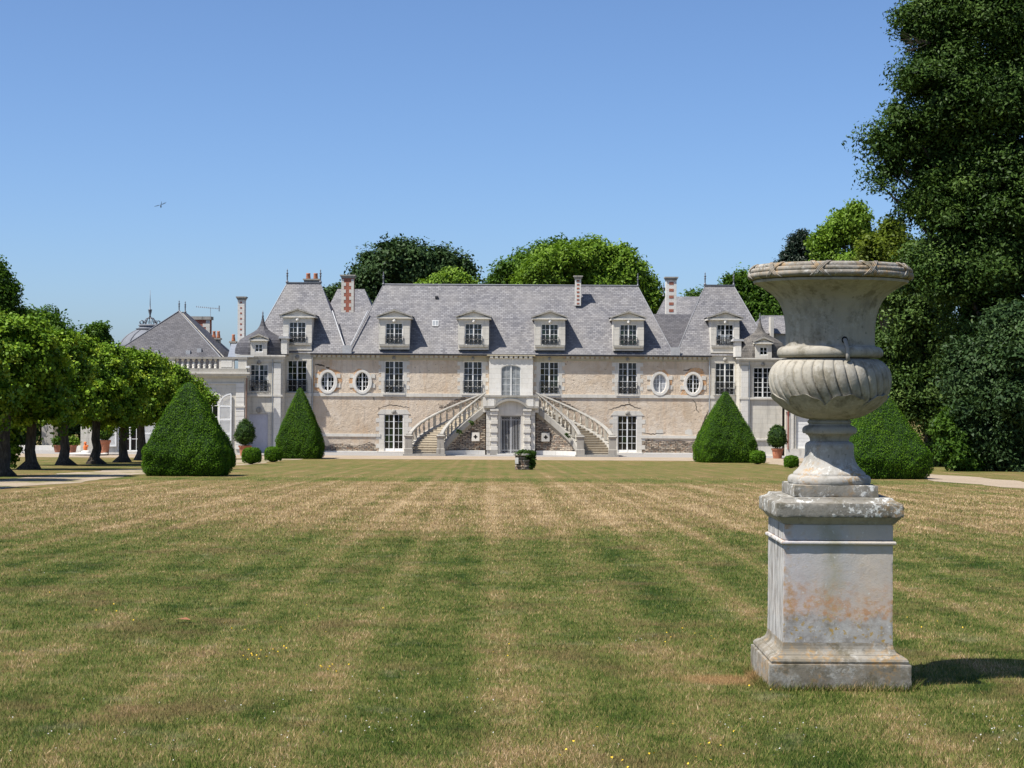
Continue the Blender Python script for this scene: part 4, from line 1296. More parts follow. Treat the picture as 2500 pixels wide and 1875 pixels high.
# rusticated pilasters, block by block
for sx in (-1, 1):
    a, b_ = sorted((XC+sx*.98, XC+sx*1.42))
    zz = .36; k = 0
    mb = MB(); mb.box(a-.06, b_+.06, LF-.26, LF+.01, 0, .355); mb.build('pilaster_base', M['old_stone'], stair)
    while zz < 2.95:
        mb = MB(); e = .0 if k % 2 else .05
        mb.box(a-e, b_+e, LF-.18-e, LF+.01, zz, zz+.305); mb.build('rusticated_block', M['tuffeau'], stair, bevel=.02)
        zz += .318; k += 1
    mb = MB(); mb.box(a-.09, b_+.09, LF-.30, LF+.012, zz+.002, zz+.16); mb.build('pilaster_capital', M['tuffeau'], stair)
    a, b_ = sorted((XC+sx*1.46, XC+sx*1.78))
    zz = .36
    while zz < 3.2:
        mb = MB(); mb.box(a, b_, LF-.07, LF+.3, zz, zz+.305); mb.build('portal_quoin', M['tuffeau'], stair, bevel=.012)
        zz += .318
# iron gate
gate = MB()
for x_ in (-.72, -.04, .02, .68):
    gate.box(XC+x_, XC+x_+.045, LF+.16, LF+.20, .10, 2.82)
for z_ in (.12, .34, 2.55, 2.78):
    gate.box(XC-.72, XC+.72, LF+.165, LF+.195, z_, z_+.04)
for k in range(12):
    x_ = -.62+k*.1127
    for z_ in (.25, 2.68):
        gate.tube([(XC+x_+.055*math.cos(j*math.pi/4), LF+.18, z_+.06*math.sin(j*math.pi/4)) for j in range(9)], .010, 4)
gt_ = gate.build('gate', M['grey_iron'], stair)
bar_me = MB().box(-.014, .014, -.012, .012, 0, 2.20).mesh('gate_bar', M['grey_iron'], (0,0,0))[0]
for k in range(13):
    x_ = -.66+k*.11
    if abs(x_) > .04: inst('gate_bar', bar_me, (XC+x_, LF+.18, .36), gt_)
mb = MB(); mb.box(XC-1.0, XC+1.0, LF-.45, LF+.1, .0, .10); mb.build('threshold', M['clean_stone'], stair)

# ------------------------------------------------------------------ orangery to the left
OY = 131.7
OS = OY/FPX
ox1 = -19.54; ox0 = -31.5
orang = empty('orangery', ((ox0+ox1)/2, OY+4, 0), 'white stone orangery with balustrade and pyramid slate roof behind the lime trees', 'orangery')
ocx = [-22.35, -27.9]
oo = [arch(c-.92, c+.92, .10, 3.45, .92, 12) for c in ocx]
mb = MB(); wall(mb, ox0, ox1, 0, 5.75, OY, oo, .35)
mb.add([(ox1,OY,0),(ox1,OY+8,0),(ox1,OY+8,5.75),(ox1,OY,5.75)], [(0,1,2,3)])
mb.add([(ox0,OY,0),(ox0,OY+8,0),(ox0,OY+8,5.75),(ox0,OY,5.75)], [(0,1,2,3)])
mb.add([(ox0,OY,5.75),(ox1,OY,5.75),(ox1,OY+8,5.75),(ox0,OY+8,5.75)], [(0,1,2,3)])
mb.build('wall', M['ashlar'], orang)
for i, o_ in enumerate(oo):
    window(orang, o_, OY+.05, 4, 5, glass='glass', name='arched_window', mid=.12, frame=.08, bar=.04, mat='white_paint')
for c in ocx:
    n = 16
    for k in range(n):
        a0, a1 = math.pi*k/n, math.pi*(k+1)/n
        if k % 2 == 0 or True:
            r1 = 1.34 if k % 2 else 1.26
            mb = MB(); mb.prism_y([(c+.93*math.cos(a0+.01), 3.45+.93*math.sin(a0+.01)), (c+r1*math.cos(a0+.01), 3.45+r1*math.sin(a0+.01)), (c+r1*math.cos(a1-.01), 3.45+r1*math.sin(a1-.01)), (c+.93*math.cos(a1-.01), 3.45+.93*math.sin(a1-.01))], OY-.06, OY+.02)
            mb.build('voussoir', M['clean_stone'], orang)
    # louvred shutters folded back against the wall
    for sx in (-1, 1):
        xa, xb = sorted((c+sx*1.0, c+sx*1.86))
        out = []
        for k in range(9):
            a = math.pi/2*k/8
            out.append((c+sx*1.0+sx*.86*math.sin(a) if False else c+sx*(1.0+.86*math.sin(math.pi/2*k/8)), 0))
        fr = MB()
        fr.box(c+sx*1.0-.04 if sx > 0 else c-1.04, (c+1.04) if sx > 0 else c-1.0+.04, OY-.12, OY-.075, .45, 3.45)
        xo = c+sx*1.84
        fr.box(xo-.045, xo+.045, OY-.12, OY-.075, .45, 4.30)
        for z_ in (.45, 1.35, 2.4, 3.38): fr.box(xa+.0, xb-.0, OY-.118, OY-.078, z_, z_+.10)
        prev = None
        for k in range(11):
            a = math.pi/2*k/10
            p_ = (c+sx*(1.0+.84*(1-math.cos(a))), 3.45+.88*math.sin(a))
            if prev:
                fr.prism_y([(prev[0],prev[1]-.05),(p_[0],p_[1]-.05),(p_[0],p_[1]+.05),(prev[0],prev[1]+.05)], OY-.121, OY-.08)
            prev = p_
        s_ = fr.build('shutter', M['white_paint'], orang)
        lv = MB(); z_ = .58
        while z_ < 4.2:
            lo = c+sx*1.0
            if z_ > 3.45:
                q_ = min(1, (z_-3.45)/.88); lo = c+sx*(1.0+.84*(1-math.sqrt(max(0, 1-q_*q_))))
            a_, b_ = sorted((lo, xo))
            lv.add([(a_,OY-.085,z_),(b_,OY-.085,z_),(b_,OY-.112,z_+.055),(a_,OY-.112,z_+.055),(a_,OY-.08,z_+.008),(b_,OY-.08,z_+.008),(b_,OY-.107,z_+.063),(a_,OY-.107,z_+.063)],
                   [(0,1,2,3),(7,6,5,4),(0,4,5,1),(3,2,6,7)])
            z_ += .088
        lv = lv.build('louvre_slats', M['white_paint'], s_); lv['kind'] = 'stuff'
        bp = MB(); bp.box(xa+.02, xb-.02, OY-.076, OY-.07, .46, 3.4); bp.build('shutter_back', M['old_white_paint'], s_)
trim('frieze', 'tuffeau', (ox0-.05, ox1+.05, OY-.06, OY+.01, 5.05, 5.14), parent=orang)
trim('cornice', 'tuffeau', (ox0-.15, ox1+.15, OY-.15, OY+.012, 5.55, 5.66), (ox0-.32, ox1+.32, OY-.34, OY+.5, 5.665, 5.80), (ox0-.42, ox1+.42, OY-.44, OY+.5, 5.802, 5.93), parent=orang)
for a, b_ in ((ox1-.62, ox1-.02), (-24.9, -24.3)):
    zz = .30
    while zz < 5.0:
        mb = MB(); mb.box(a, b_, OY-.07, OY+.01, zz, zz+.33); mb.build('pilaster_block', M['clean_stone'], orang); zz += .345
    trim('impost', 'tuffeau', (a-.06, b_+.08, OY-.12, OY+.011, 3.36, 3.50), parent=orang)
# balustrade on the roof edge
trim('balustrade_base', 'old_stone', (ox0-.2, ox1+.2, OY-.22, OY+.16, 5.932, 6.18), parent=orang)
trim('balustrade_rail', 'old_stone', (ox0-.2, ox1+.22, OY-.24, OY+.18, 6.88, 7.03), parent=orang)
for a, b_ in ((ox1-.45, ox1+.16), (ox1-1.85, ox1-.75), (-25.6, -24.6), (ox0, ox0+1)):
    trim('balustrade_pier', 'tuffeau', (a, b_, OY-.19, OY+.13, 6.182, 6.878), parent=orang)
trim('pier_panel', 'clean_stone', (ox1-1.70, ox1-.90, OY-.21, OY-.18, 6.28, 6.78), parent=orang)
b2 = MB().lathe(0, 0, [(0,.13),(.06,.13),(.08,.08),(.22,.15),(.32,.12),(.46,.065),(.54,.065),(.56,.10),(.62,.10),(.64,.13),(.695,.13)], 10).mesh('baluster', M['tuffeau'], (0,0,0), smooth=True)[0]
x_ = ox1-2.12
while x_ > -24.5:
    inst('baluster', b2, (x_, OY-.03, 6.182), orang); x_ -= .40
# pyramid roof with a short ridge running back
mb = MB(); A = at(444, 762, 138.5)
bx0, bx1 = A.x-4.55, A.x+4.05
zb = 6.9
mb.add([(bx0,OY+1.0,zb),(bx1,OY+1.0,zb),(bx1,OY+10.5,zb),(bx0,OY+10.5,zb),(A.x,137.3,A.z),(A.x+.25,138.9,A.z)], [(0,1,4),(1,2,5,4),(2,3,5),(3,0,4,5)])
mb.build('roof', M['slate_dark'], orang)
mb = MB(); mb.box(bx0+.02, bx1-.02, OY+1.02, OY+1.3, 5.76, zb-.002); mb.build('attic_wall', M['slate_dark'], orang)
for q in ((bx0,OY+1.0,zb),(bx1,OY+1.0,zb)):
    h_ = MB(); h_.tube([(A.x,137.3,A.z+.03), q], .05, 5); h_.build('hip_flashing', M['lead'], orang)
h_ = MB(); h_.tube([(A.x+.12,137.6,A.z-.02),(bx1+.05,OY+1.6,zb+.1)], .05, 5); h_.build('hip_lead', M['old_stone'], orang)
for yy, dx in ((137.35, 0), (138.7, .22)): inst('finial', fme, (A.x+dx, yy, A.z-.02), orang, scale=(.85,.85,.85))
for u_, v_ in ((388, 862), (464, 863), (490, 858)):
    q = at(u_, v_, 134.0); q.z = max(q.z, zb+.28); q.y = OY+1.0+(q.z-zb)*(137.3-OY-1.0)/(A.z-zb)
    mb = MB(); mb.box(q.x-.16, q.x+.16, q.y-.10, q.y+.2, q.z-.16, q.z+.22); mb.build('roof_light', M['lead_bright'], orang)
q = at(436, 779, 137.0)
mb = MB(); mb.box(q.x-.12, q.x+.12, q.y-.35, q.y+.2, q.z-.1, q.z+.1); mb.build('roof_vent', M['zinc'], orang)
# flat zinc roof between orangery and tower
mb = MB(); mb.add([(-20.9,OY+.7,7.05),(-19.0,OY+.7,7.05),(-19.2,138.5,8.15),(-21.6,138.5,8.15)], [(0,1,2,3)]); mb.build('zinc_roof', M['zinc'], orang)
p_ = MB(); p_.tube([(ox1+.16, OY-.05, 5.5),(ox1+.14, OY-.05, 4.9),(ox1+.14, OY-.05, .05)], .06, 6); p_.build('rain_pipe', M['rust_pipe'], orang)
# security lamp head on the corner
mb = MB(); q = at(607, 896, OY); mb.box(q.x-.16, q.x+.12, OY-.35, OY-.05, q.z-.06, q.z+.08); mb.box(q.x-.05, q.x+.05, OY-.15, OY+.02, q.z-.16, q.z-.06); mb.build('flood_lamp', M['white_paint'], orang)
# chimneys behind
c = at(490, 800, 144)
mb = MB(); mb.box(c.x-.80, c.x+.80, 143.5, 144.5, 7.0, at(490,781,144).z); ch = mb.build('chimney', M['red_brick'], orang)
zz = 7.05; k = 0
while zz < at(490,781,144).z-.2:
    quoin(c.x+.80-(.55 if k % 2 else .30), c.x+.812, zz, zz+.28, 143.5, ch, .015); zz += .28; k += 1
mb = MB(); mb.box(c.x-.92, c.x+.92, 143.4, 144.6, at(490,781,144).z+.001, at(490,773,144).z); mb.build('chimney_cap', M['old_stone'], ch)
for u0, zv in ((528, 826), (570, 834)):
    c = at(u0, zv, 140)
    mb = MB(); wd = .62 if u0 < 540 else .42
    mb.box(c.x-wd/2, c.x+wd/2, 139.7, 140.3, 7.0, c.z); c2 = mb.build('chimney', M['old_stone'], orang)
    mb = MB(); mb.box(c.x-wd/2-.08, c.x+wd/2+.08, 139.6, 140.4, c.z-.10, c.z+.02); mb.build('chimney_cap', M['old_stone'], c2)
    pm = MB().lathe(0, 0, [(0,.15),(.1,.15),(.42,.10),(.50,.13),(.54,.11)], 12).mesh('chimney_pot', M['terracotta'], (0,0,0), smooth=True)[0]
    for dx in ((-.17, .17) if u0 < 540 else (0,)): inst('chimney_pot', pm, (c.x+dx, 140, c.z+.02), c2)
# television aerial
an = at(514, 752, 144)
mb = MB(); mb.tube([(an.x, 144, an.z-1.1), (an.x, 144, an.z+.03)], .022, 5)
mb.tube([(an.x-1.15, 144, an.z+.10), (an.x+.75, 144, an.z-.06)], .016, 4)
for k in range(12):
    f = k/11; xx = an.x-1.12+1.7*f; zz = an.z+.10-.16*f*.9
    mb.tube([(xx, 143.8, zz), (xx, 144.2, zz)], .008, 4); mb.box(xx-.02, xx+.02, 143.98, 144.02, zz-.06, zz+.06)
mb.box(an.x+.66, an.x+.72, 143.9, 144.1, an.z-.26, an.z+.2)
a_ = mb.build('television_aerial', M['zinc']); tag(a_, 'thin metal television aerial above the brick chimney', 'aerial')

# conservatory dome behind the orangery
DY = 150.0
dc = at(366, 832, DY)
dome = empty('conservatory', (dc.x, DY, 0), 'domed grey metal conservatory roof with tall spike finial', 'conservatory')
mb = MB(); mb.lathe(dc.x, DY, [(0,2.45),(dc.z-.6,2.45)], 8); mb.build('wall', M['old_white_paint'], dome)
prof = [(dc.z-.6,2.62),(dc.z-.3,2.50),(dc.z+.1,2.25),(dc.z+.45,1.88),(dc.z+.72,1.45),(dc.z+.92,1.05)]
mb = MB(); mb.lathe(dc.x, DY, prof, 24); mb.build('dome', M['dull_zinc'], dome, smooth=True)
mb = MB()
for k in range(12):
    a = 2*math.pi*k/12
    mb.tube([(dc.x+(r_2+.02)*math.cos(a), DY+(r_2+.02)*math.sin(a), z_) for z_, r_2 in prof], .035, 5)
mb.build('dome_ribs', M['lead'], dome)
zt = dc.z+.92
mb = MB(); mb.lathe(dc.x, DY, [(zt,1.10),(zt+.08,1.18),(zt+.12,.95),(zt+.3,.85),(zt+.34,.98),(zt+.42,.9),(zt+.46,.4)], 24); mb.build('lantern', M['dull_zinc'], dome, smooth=False)
mb = MB()
for k in range(10):
    a = 2*math.pi*k/10
    mb.tube([(dc.x+(.72+.16*math.cos(j*math.pi/4))*math.cos(a), DY+(.72+.16*math.cos(j*math.pi/4))*math.sin(a), zt+.60+.16*math.sin(j*math.pi/4)) for j in range(9)], .03, 5)
    mb.tube([(dc.x+.62*math.cos(a), DY+.62*math.sin(a), zt+.45), (dc.x+.3*math.cos(a), DY+.3*math.sin(a), zt+.95), (dc.x, DY, zt+1.05)], .03, 5)
mb.build('cresting', M['lead'], dome)
mb = MB(); mb.lathe(dc.x, DY, [(zt+.9,.12),(zt+1.2,.06),(zt+1.5,.14),(zt+1.6,.14),(zt+1.66,.2),(zt+1.72,.05),(zt+2.2,.035),(zt+3.3,.012)], 8); mb.build('spike', M['lead'], dome, smooth=True)

# ------------------------------------------------------------------ low wing to the right, mostly behind the urn
RYF = 132.6
wing = empty('service_wing', (24.5, RYF+3, 0), 'low white stone wing with slatted door behind the big stone urn', 'wing')
wx0, wx1 = 20.15, 26.4
wo = [rect(20.9, 22.05, .55, 3.1), rect(24.4, 25.6, 1.2, 3.0)]
mb = MB(); wall(mb, wx0, wx1, 0, 4.6, RYF, wo, .25)
for xx in (wx0, wx1): mb.add([(xx,RYF,0),(xx,RYF+6,0),(xx,RYF+6,4.6),(xx,RYF,4.6)], [(0,1,2,3)])
mb.build('wall', M['ashlar'], wing)
hip('roof', wx0-.2, wx1+.2, RYF-.3, RYF+6.3, 4.605, wx0+2.0, wx1-2.0, RYF+3, 7.2, 'slate_dark', wing)
window(wing, wo[1], RYF, 4, 3)
d_ = MB(); d_.box(20.9, 22.05, RYF+.14, RYF+.18, .55, 3.1); dr = d_.build('slatted_door', M['white_paint'], wing)
pm = MB().box(-.56, .56, -.03, 0, 0, .235).mesh('door_board', M['white_paint'], (0,0,0))[0]
for k in range(10): inst('door_board', pm, (21.475, RYF+.14, .57+k*.252), dr)
trim('plinth', 'tuffeau', (wx0-.02, wx1+.02, RYF-.10, RYF+.012, 0, .55), parent=wing)
trim('impost', 'tuffeau', (wx0-.02, 22.6, RYF-.09, RYF+.011, 3.25, 3.38), parent=wing)
for xx in (20.45, 22.3): trim('pilaster', 'clean_stone', (xx, xx+.28, RYF-.07, RYF+.009, .551, 3.249), parent=wing)
p_ = MB(); p_.tube([(20.32, RYF-.12, 4.4), (20.32, RYF-.12, .5)], .05, 6); p_.build('rain_pipe', M['red_pipe'], wing)
# tall block behind the right tower
mb = MB(); mb.box(19.0, 23.0, 139.5, 144, 0, 9.2); mb.build('rear_block', M['ashlar'], wing)
hip('rear_roof', 18.6, 23.4, 139.1, 144.4, 9.2, 19.6, 22.0, 141.7, 10.7, 'slate', wing)
q = at(1879, 800, 140); mb = MB(); mb.box(q.x-.12, q.x+.12, 138.6, 139.6, 7.6, at(1879,775,140).z); mb.build('gable_stone', M['tuffeau'], wing)

# ------------------------------------------------------------------ vegetation
def unit(v): return v/np.maximum(1e-9, np.linalg.norm(v, axis=1, keepdims=True))
def leaf_verts(C, N, size, rng, aspect=.55, droop=0.0):
    n = len(C)
    rv = unit(rng.normal(size=(n,3)))
    A = unit(np.cross(N, rv)); A[:,2] -= droop; A = unit(A)
    Bv = unit(np.cross(N, A))
    s = size*rng.uniform(.65, 1.35, (n,1))
    V = np.empty((n,4,3))
    fold = N*s*.12
    V[:,0] = C-A*s*.5; V[:,1] = C+Bv*s*aspect*.5+fold; V[:,2] = C+A*s*.5; V[:,3] = C-Bv*s*aspect*.5+fold
    return V.reshape(-1,3)
def crown_mesh(name, blobs, n_clump, per, clump_r, size, mat, seed, up=.5, shell=.35, aspect=.55, droop=0.0, fill=.12, flat=.75, rough=.14, core=.10):
    """blobs: (x,y,z,rx,ry,rz) lobes; leaves gather in clumps over and just below the surface of the lobes"""
    rng = np.random.default_rng(seed)
    B = np.array(blobs, float)
    area = (B[:,3]*B[:,4]+B[:,4]*B[:,5]+B[:,3]*B[:,5])
    pick = rng.choice(len(B), size=int(n_clump*2.2), p=area/area.sum())
    D = unit(rng.normal(size=(len(pick),3)))
    rr = 1-shell*rng.random(len(pick))**1.6
    ph = rng.random(6)*6.28
    rr *= 1+rough*(np.sin(D[:,0]*5+ph[0]+pick)+np.sin(D[:,1]*6+ph[1])+np.sin(D[:,2]*5+ph[2]+pick*2))/2
    P = B[pick,:3]+D*B[pick,3:]*rr[:,None]
    # drop points that lie deep inside another lobe
    inside = np.zeros(len(P), bool)
    for k in range(len(B)):
        q = (P-B[k,:3])/B[k,3:]
        inside |= ((q**2).sum(1) < .50) & (pick != k)
    keep = ~inside | (rng.random(len(P)) < fill)
    P, D = P[keep][:n_clump], D[keep][:n_clump]
    m = len(P)
    cr = clump_r*rng.uniform(.6, 1.4, (m,1,1))
    off = unit(rng.normal(size=(m*per,3))).reshape(m,per,3)*(rng.random((m,per,1))**.45)*cr
    off[:,:,2] *= flat
    C = (P[:,None,:]+off).reshape(-1,3)
    Nn = np.repeat(D, per, 0)*.8+rng.normal(size=(m*per,3))*.55
    Nn[:,2] += up
    Nn = unit(Nn)
    V = leaf_verts(C, Nn, size, rng, aspect, droop)
    base = np.clip(rng.normal(.5, .24, m), 0, 1)
    r = np.clip(np.repeat(base, per)+rng.normal(0, .09, m*per), 0, 1)
    if core:  # oversized darkest-tone leaves added inside the lobes to block light
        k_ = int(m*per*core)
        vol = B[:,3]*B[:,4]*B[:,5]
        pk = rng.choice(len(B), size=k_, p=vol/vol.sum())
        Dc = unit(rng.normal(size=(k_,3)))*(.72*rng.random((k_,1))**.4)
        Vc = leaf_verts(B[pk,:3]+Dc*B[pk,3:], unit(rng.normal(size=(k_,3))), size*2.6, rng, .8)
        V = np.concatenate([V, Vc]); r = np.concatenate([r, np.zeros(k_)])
    return fast_mesh(name, V, 4, np.repeat(r, 4), M[mat])
def trunk_mb(base, top, r0, r1, lean=0.0, flare=1.6, seed=0, n=10, seg=7):
    rg_ = random.Random(seed); b, t_ = Vector(base), Vector(top)
    pts, rad = [], []
    for k in range(seg+1):
        f = k/seg; p = b.lerp(t_, f)
        if 0 < k < seg: p += Vector((rg_.uniform(-1,1), rg_.uniform(-1,1), 0))*r0*.25
        pts.append(p); rad.append((r0+(r1-r0)*f)*(1+(flare-1)*max(0, 1-f*seg/1.2)**1.5))
    return MB().tube(pts, rad, n)
def tree(name, label, blobs_px, Y, mat, seed, n_clump, per, clump_r, size, category='tree', group=None, trunk=.35, trunk_u=None, depth=1.0, sat=8, lower=14, **kw):
    """lobes given by where they show: (u, v, radius px); they are built at real distance Y with real size"""
    rg_ = random.Random(seed); blobs = []
    s_ = Y/FPX
    for (u, v, r_) in blobs_px:
        c = at(u, v+lower, Y); r_m = r_*s_
        blobs.append((c.x, c.y+rg_.uniform(-.6,.6)*r_m*depth, c.z, r_m, r_m*depth, r_m*.92))
    for q in list(blobs):
        for _ in range(sat):
            d_ = Vector((rg_.gauss(0,1), rg_.gauss(0,.6), rg_.gauss(.25,1))).normalized(); k_ = rg_.uniform(.20,.42)
            e_ = rg_.uniform(.80, 1.14)
            blobs.append((q[0]+d_.x*q[3]*e_, q[1]+d_.y*q[4]*e_, q[2]+d_.z*q[5]*e_, q[3]*k_, q[4]*k_, q[5]*k_*.85))
    cx = sum(q[0]*q[3] for q in blobs)/sum(q[3] for q in blobs)
    if trunk_u is not None: cx = at(trunk_u, 900, Y).x
    cyy = sum(q[1] for q in blobs)/len(blobs)
    gz = zfun(Y)
    root = empty(name, (cx, cyy, gz), label, category, group)
    rel = [(q[0]-cx, q[1]-cyy, q[2]-gz, q[3], q[4], q[5]) for q in blobs]
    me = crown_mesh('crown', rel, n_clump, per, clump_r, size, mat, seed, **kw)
    c_ = bpy.data.objects.new('crown', me); COL.objects.link(c_); c_.parent = root
    if trunk:
        zc = min(q[2] for q in rel); zt = sum(q[2] for q in rel)/len(rel)
        mb = trunk_mb((0,0,-.1), (rel[0][0]*.2, rel[0][1]*.2, max(1.0, zt)), trunk, trunk*.5, seed=seed)
        for q in rel[:len(blobs_px)]:
            st = Vector((0, 0, max(.8, min(q[2]*.6, zt*.75))))
            en = Vector(q[:3]); mid_ = st.lerp(en, .5)+Vector((0,0,-.05*q[3]))
            mb.tube([st, mid_, en], [trunk*.42, trunk*.26, trunk*.08], 6)
        t_ = bpy.data.objects.new('trunk', mb.mesh('trunk', M['bark'], (0,0,0), smooth=True, uv=False)[0]); COL.objects.link(t_); t_.parent = root
    return root

# ---- pollarded limes along the left path
lime_protos = []
for k in range(3):
    rg_ = random.Random(40+k)
    rel = [(0,0,4.5,2.0,2.0,1.7)]
    for j in range(9):
        a = 2*math.pi*j/9+rg_.uniform(-.3,.3); rr = rg_.uniform(1.2,1.75)
        rel.append((rr*math.cos(a)*1.05, rr*math.sin(a)*1.05, 4.0+rg_.uniform(-1.15,.85), rg_.uniform(.9,1.35), rg_.uniform(.9,1.35), rg_.uniform(.85,1.2)))
    for j in range(4):
        a = 2*math.pi*j/4+rg_.uniform(-.5,.5)
        rel.append((.8*math.cos(a), .8*math.sin(a), 5.35+rg_.uniform(-.25,.25), .95, .95, .75))
    for q in list(rel[1:]):
        for _ in range(3):
            d_ = Vector((rg_.gauss(0,1), rg_.gauss(0,1), rg_.gauss(.3,1))).normalized(); k_ = rg_.uniform(.3,.45)
            rel.append((q[0]+d_.x*q[3], q[1]+d_.y*q[4], q[2]+d_.z*q[5], q[3]*k_, q[4]*k_, q[5]*k_))
    cm = crown_mesh('crown', rel, 720, 46, .40, .15, 'leaf_lime', 60+k, up=.5, aspect=.8, fill=.2, droop=.35, rough=.12, core=.28)
    mb = trunk_mb((0,0,-.1), (rg_.uniform(-.15,.15), rg_.uniform(-.15,.15), 3.2), .25, .19, flare=2.6, seed=k, n=12)
    mb.lump((0,0,2.9), .36, 2, k, .2)
    for q in rel[1:14]:
        mb.tube([(0,0,3.1), (q[0]*.5, q[1]*.5, q[2]*.86), q[:3]], [.13,.09,.03], 6)
    lime_protos.append((cm, mb.mesh('trunk', M['bark'], (0,0,0), smooth=True, uv=False)[0]))
lime_spots = [(None,(-18.9,59.5),.86,'nearest lime in view, its leaves entering at the left edge'),
              (None,(-18.6,50.0),.92,'lime tree outside the left edge whose shadow falls across the path'),
              (8,1163,.93,'lime tree with pale trunk cut by the left edge of the picture'),
              (72,1146,1.0,'ivy-sprouted lime tree with leafy shoots up its trunk'),
              (159,1136,1.0,'lime tree with straight bare trunk, third along the left path'),
              (234,1133,1.0,'thick dark-trunked lime tree, fourth along the left path'),
              (299,1129,1.0,'lime tree with flared root foot, fifth along the left path'),
              (347,1123.5,1.02,'slender grey lime trunk just left of the large yew pyramid'),
              (412,1121,.96,'last lime of the row, its trunk hidden behind the large yew pyramid')]
for k, (u_, v_, s_, lab) in enumerate(lime_spots):
    p_ = on_ground(u_, v_) if u_ is not None else Vector((*v_, zfun(v_[1])))
    root = empty('lime_tree', p_, lab, 'tree', 'pollarded limes along the left path')
    root.rotation_euler = (0,0,k*1.9); root.scale = (s_, s_, s_)
    cm, tm = lime_protos[k % 3]
    for nm, me in (('crown', cm), ('trunk', tm)):
        o = bpy.data.objects.new(nm, me); COL.objects.link(o); o.parent = root
    if k in (3,):
        rel = [(-.5*math.cos(1.9)-.2, .4, 1.5+j*.33-1.0, .42, .42, .45) for j in range(7)]
        me = crown_mesh('sprouts', [(math.cos(k*1.9)*-.75+random.uniform(-.2,.2), math.sin(k*1.9)*.75+random.uniform(-.2,.2), .5+j*.36, .38, .38, .34) for j in range(7)], 130, 10, .22, .17, 'leaf_lime', 99, aspect=.8)
        o = bpy.data.objects.new('sprouts', me); COL.objects.link(o); o.parent = root

# ---- clipped yews
def yew_shape(f, kind):
    """half width (of 1) at relative height f"""
    if kind == 'tall':
        pts = [(0,.88),(.04,.97),(.15,1.0),(.26,.97),(.40,.84),(.60,.60),(.80,.34),(.92,.17),(.98,.07),(1,.02)]
    else:
        pts = [(0,.86),(.05,.95),(.14,.99),(.25,1.0),(.30,.965),(.507,.725),(.65,.555),(.787,.385),(.90,.235),(.96,.135),(.99,.07),(1,.02)]
    for i in range(len(pts)-1):
        if pts[i][0] <= f <= pts[i+1][0]:
            t_ = (f-pts[i][0])/(pts[i+1][0]-pts[i][0]); return pts[i][1]+(pts[i+1][1]-pts[i][1])*t_
    return 0.0
def yew(label, u, v, hw, h, kind, seed, rot=0.0, n=26000, leaf=.075):
    base = on_ground(u, v); base.y += hw*.95; base.x = (u-1250+ROLL*(v-937.5))*base.y/FPX; base.z = zfun(base.y)
    root = empty('yew_pyramid', base, label, 'topiary', 'clipped yew pyramids')
    root.rotation_euler = (0,0,rot)
    rng = np.random.default_rng(seed)
    def surf(f, a):
        w_ = np.array([yew_shape(x_, kind) for x_ in f])*hw
        e = 9.0
        r_ = 1/((np.abs(np.cos(a))**e+np.abs(np.sin(a))**e)**(1/e))
        lum = 1+.018*np.sin(a*7+f*9+seed)+.016*np.sin(a*13-f*17)+.014*np.sin(f*31+a*3)+.012*np.sin(f*47-a*23+seed)
        return np.stack([w_*r_*np.cos(a)*lum, w_*r_*np.sin(a)*lum, f*h], 1)
    # dark inner body
    nf, na = 26, 48
    vs_, fs_ = [], []
    for i in range(nf):
        f = np.full(na, i/(nf-1)); a = np.arange(na)*2*np.pi/na
        P = surf(f, a); P[:,:2] *= .965
        vs_ += [tuple(q) for q in P]
    for i in range(nf-1):
        for k in range(na):
            j = (k+1) % na; fs_.append((i*na+k, i*na+j, (i+1)*na+j, (i+1)*na+k))
    fs_.append(tuple(range(na-1,-1,-1)))
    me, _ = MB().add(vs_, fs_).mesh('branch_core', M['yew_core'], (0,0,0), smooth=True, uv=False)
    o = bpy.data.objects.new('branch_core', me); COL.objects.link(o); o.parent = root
    f = rng.random(n*2); keep = rng.random(n*2) < np.array([max(.04, yew_shape(x_, kind)) for x_ in f]); f = f[keep][:n]
    # even spread round the square plan
    t_ = rng.random(len(f))*8; side = np.floor(t_/2).astype(int); q = t_ % 2 - 1
    X = np.where(side == 0, 1, np.where(side == 1, -q, np.where(side == 2, -1, q)))
    Yq = np.where(side == 0, q, np.where(side == 1, 1, np.where(side == 2, -q, -1)))
    a = np.arctan2(Yq, X)
    C = surf(f, a)
    d = .01; Pa = surf(f, a+d)-surf(f, a-d); Pf = surf(np.clip(f+d,0,1), a)-surf(np.clip(f-d,0,1), a)
    Nn = unit(np.cross(Pa, Pf)+1e-9)
    C += Nn*rng.normal(.0, .022, (len(f),1)) + rng.normal(0, .012, C.shape)
    C += Nn*np.where(rng.random((len(f),1)) < .02, rng.uniform(.02,.07,(len(f),1)), 0)
    mix_ = unit(Nn*.8+rng.normal(size=C.shape)*.6+np.array([0,0,.15]))
    V = leaf_verts(C, mix_, leaf, rng, .42)
    patchy = .5+.22*np.sin(a*5+f*8)+.12*np.sin(a*11-f*14)
    r = np.clip(patchy*.5+.25+rng.normal(0,.2,len(f)), 0, 1)
    o = bpy.data.objects.new('foliage', fast_mesh('foliage', V, 4, np.repeat(r,4), M['leaf_yew'])); COL.objects.link(o); o.parent = root
    return root
yew('large yew pyramid beside the left path in front of the limes', 460, 1163, 1.55, 3.58, 'broad', 1, 0.0, 40000, .058)
yew('tall narrow yew pyramid against the left pavilion of the house', 732, 1120.5, 1.49, 4.85, 'tall', 2, -.05, 30000, .072)
yew('yew pyramid on the lawn before the right pavilion, left of the urn', 1770, 1130, 1.80, 4.58, 'tall', 3, .14, 33000, .072)
yew('large yew pyramid half hidden behind the stone urn', 2145, 1170, 1.72, 3.45, 'broad', 4, .10, 38000, .058)

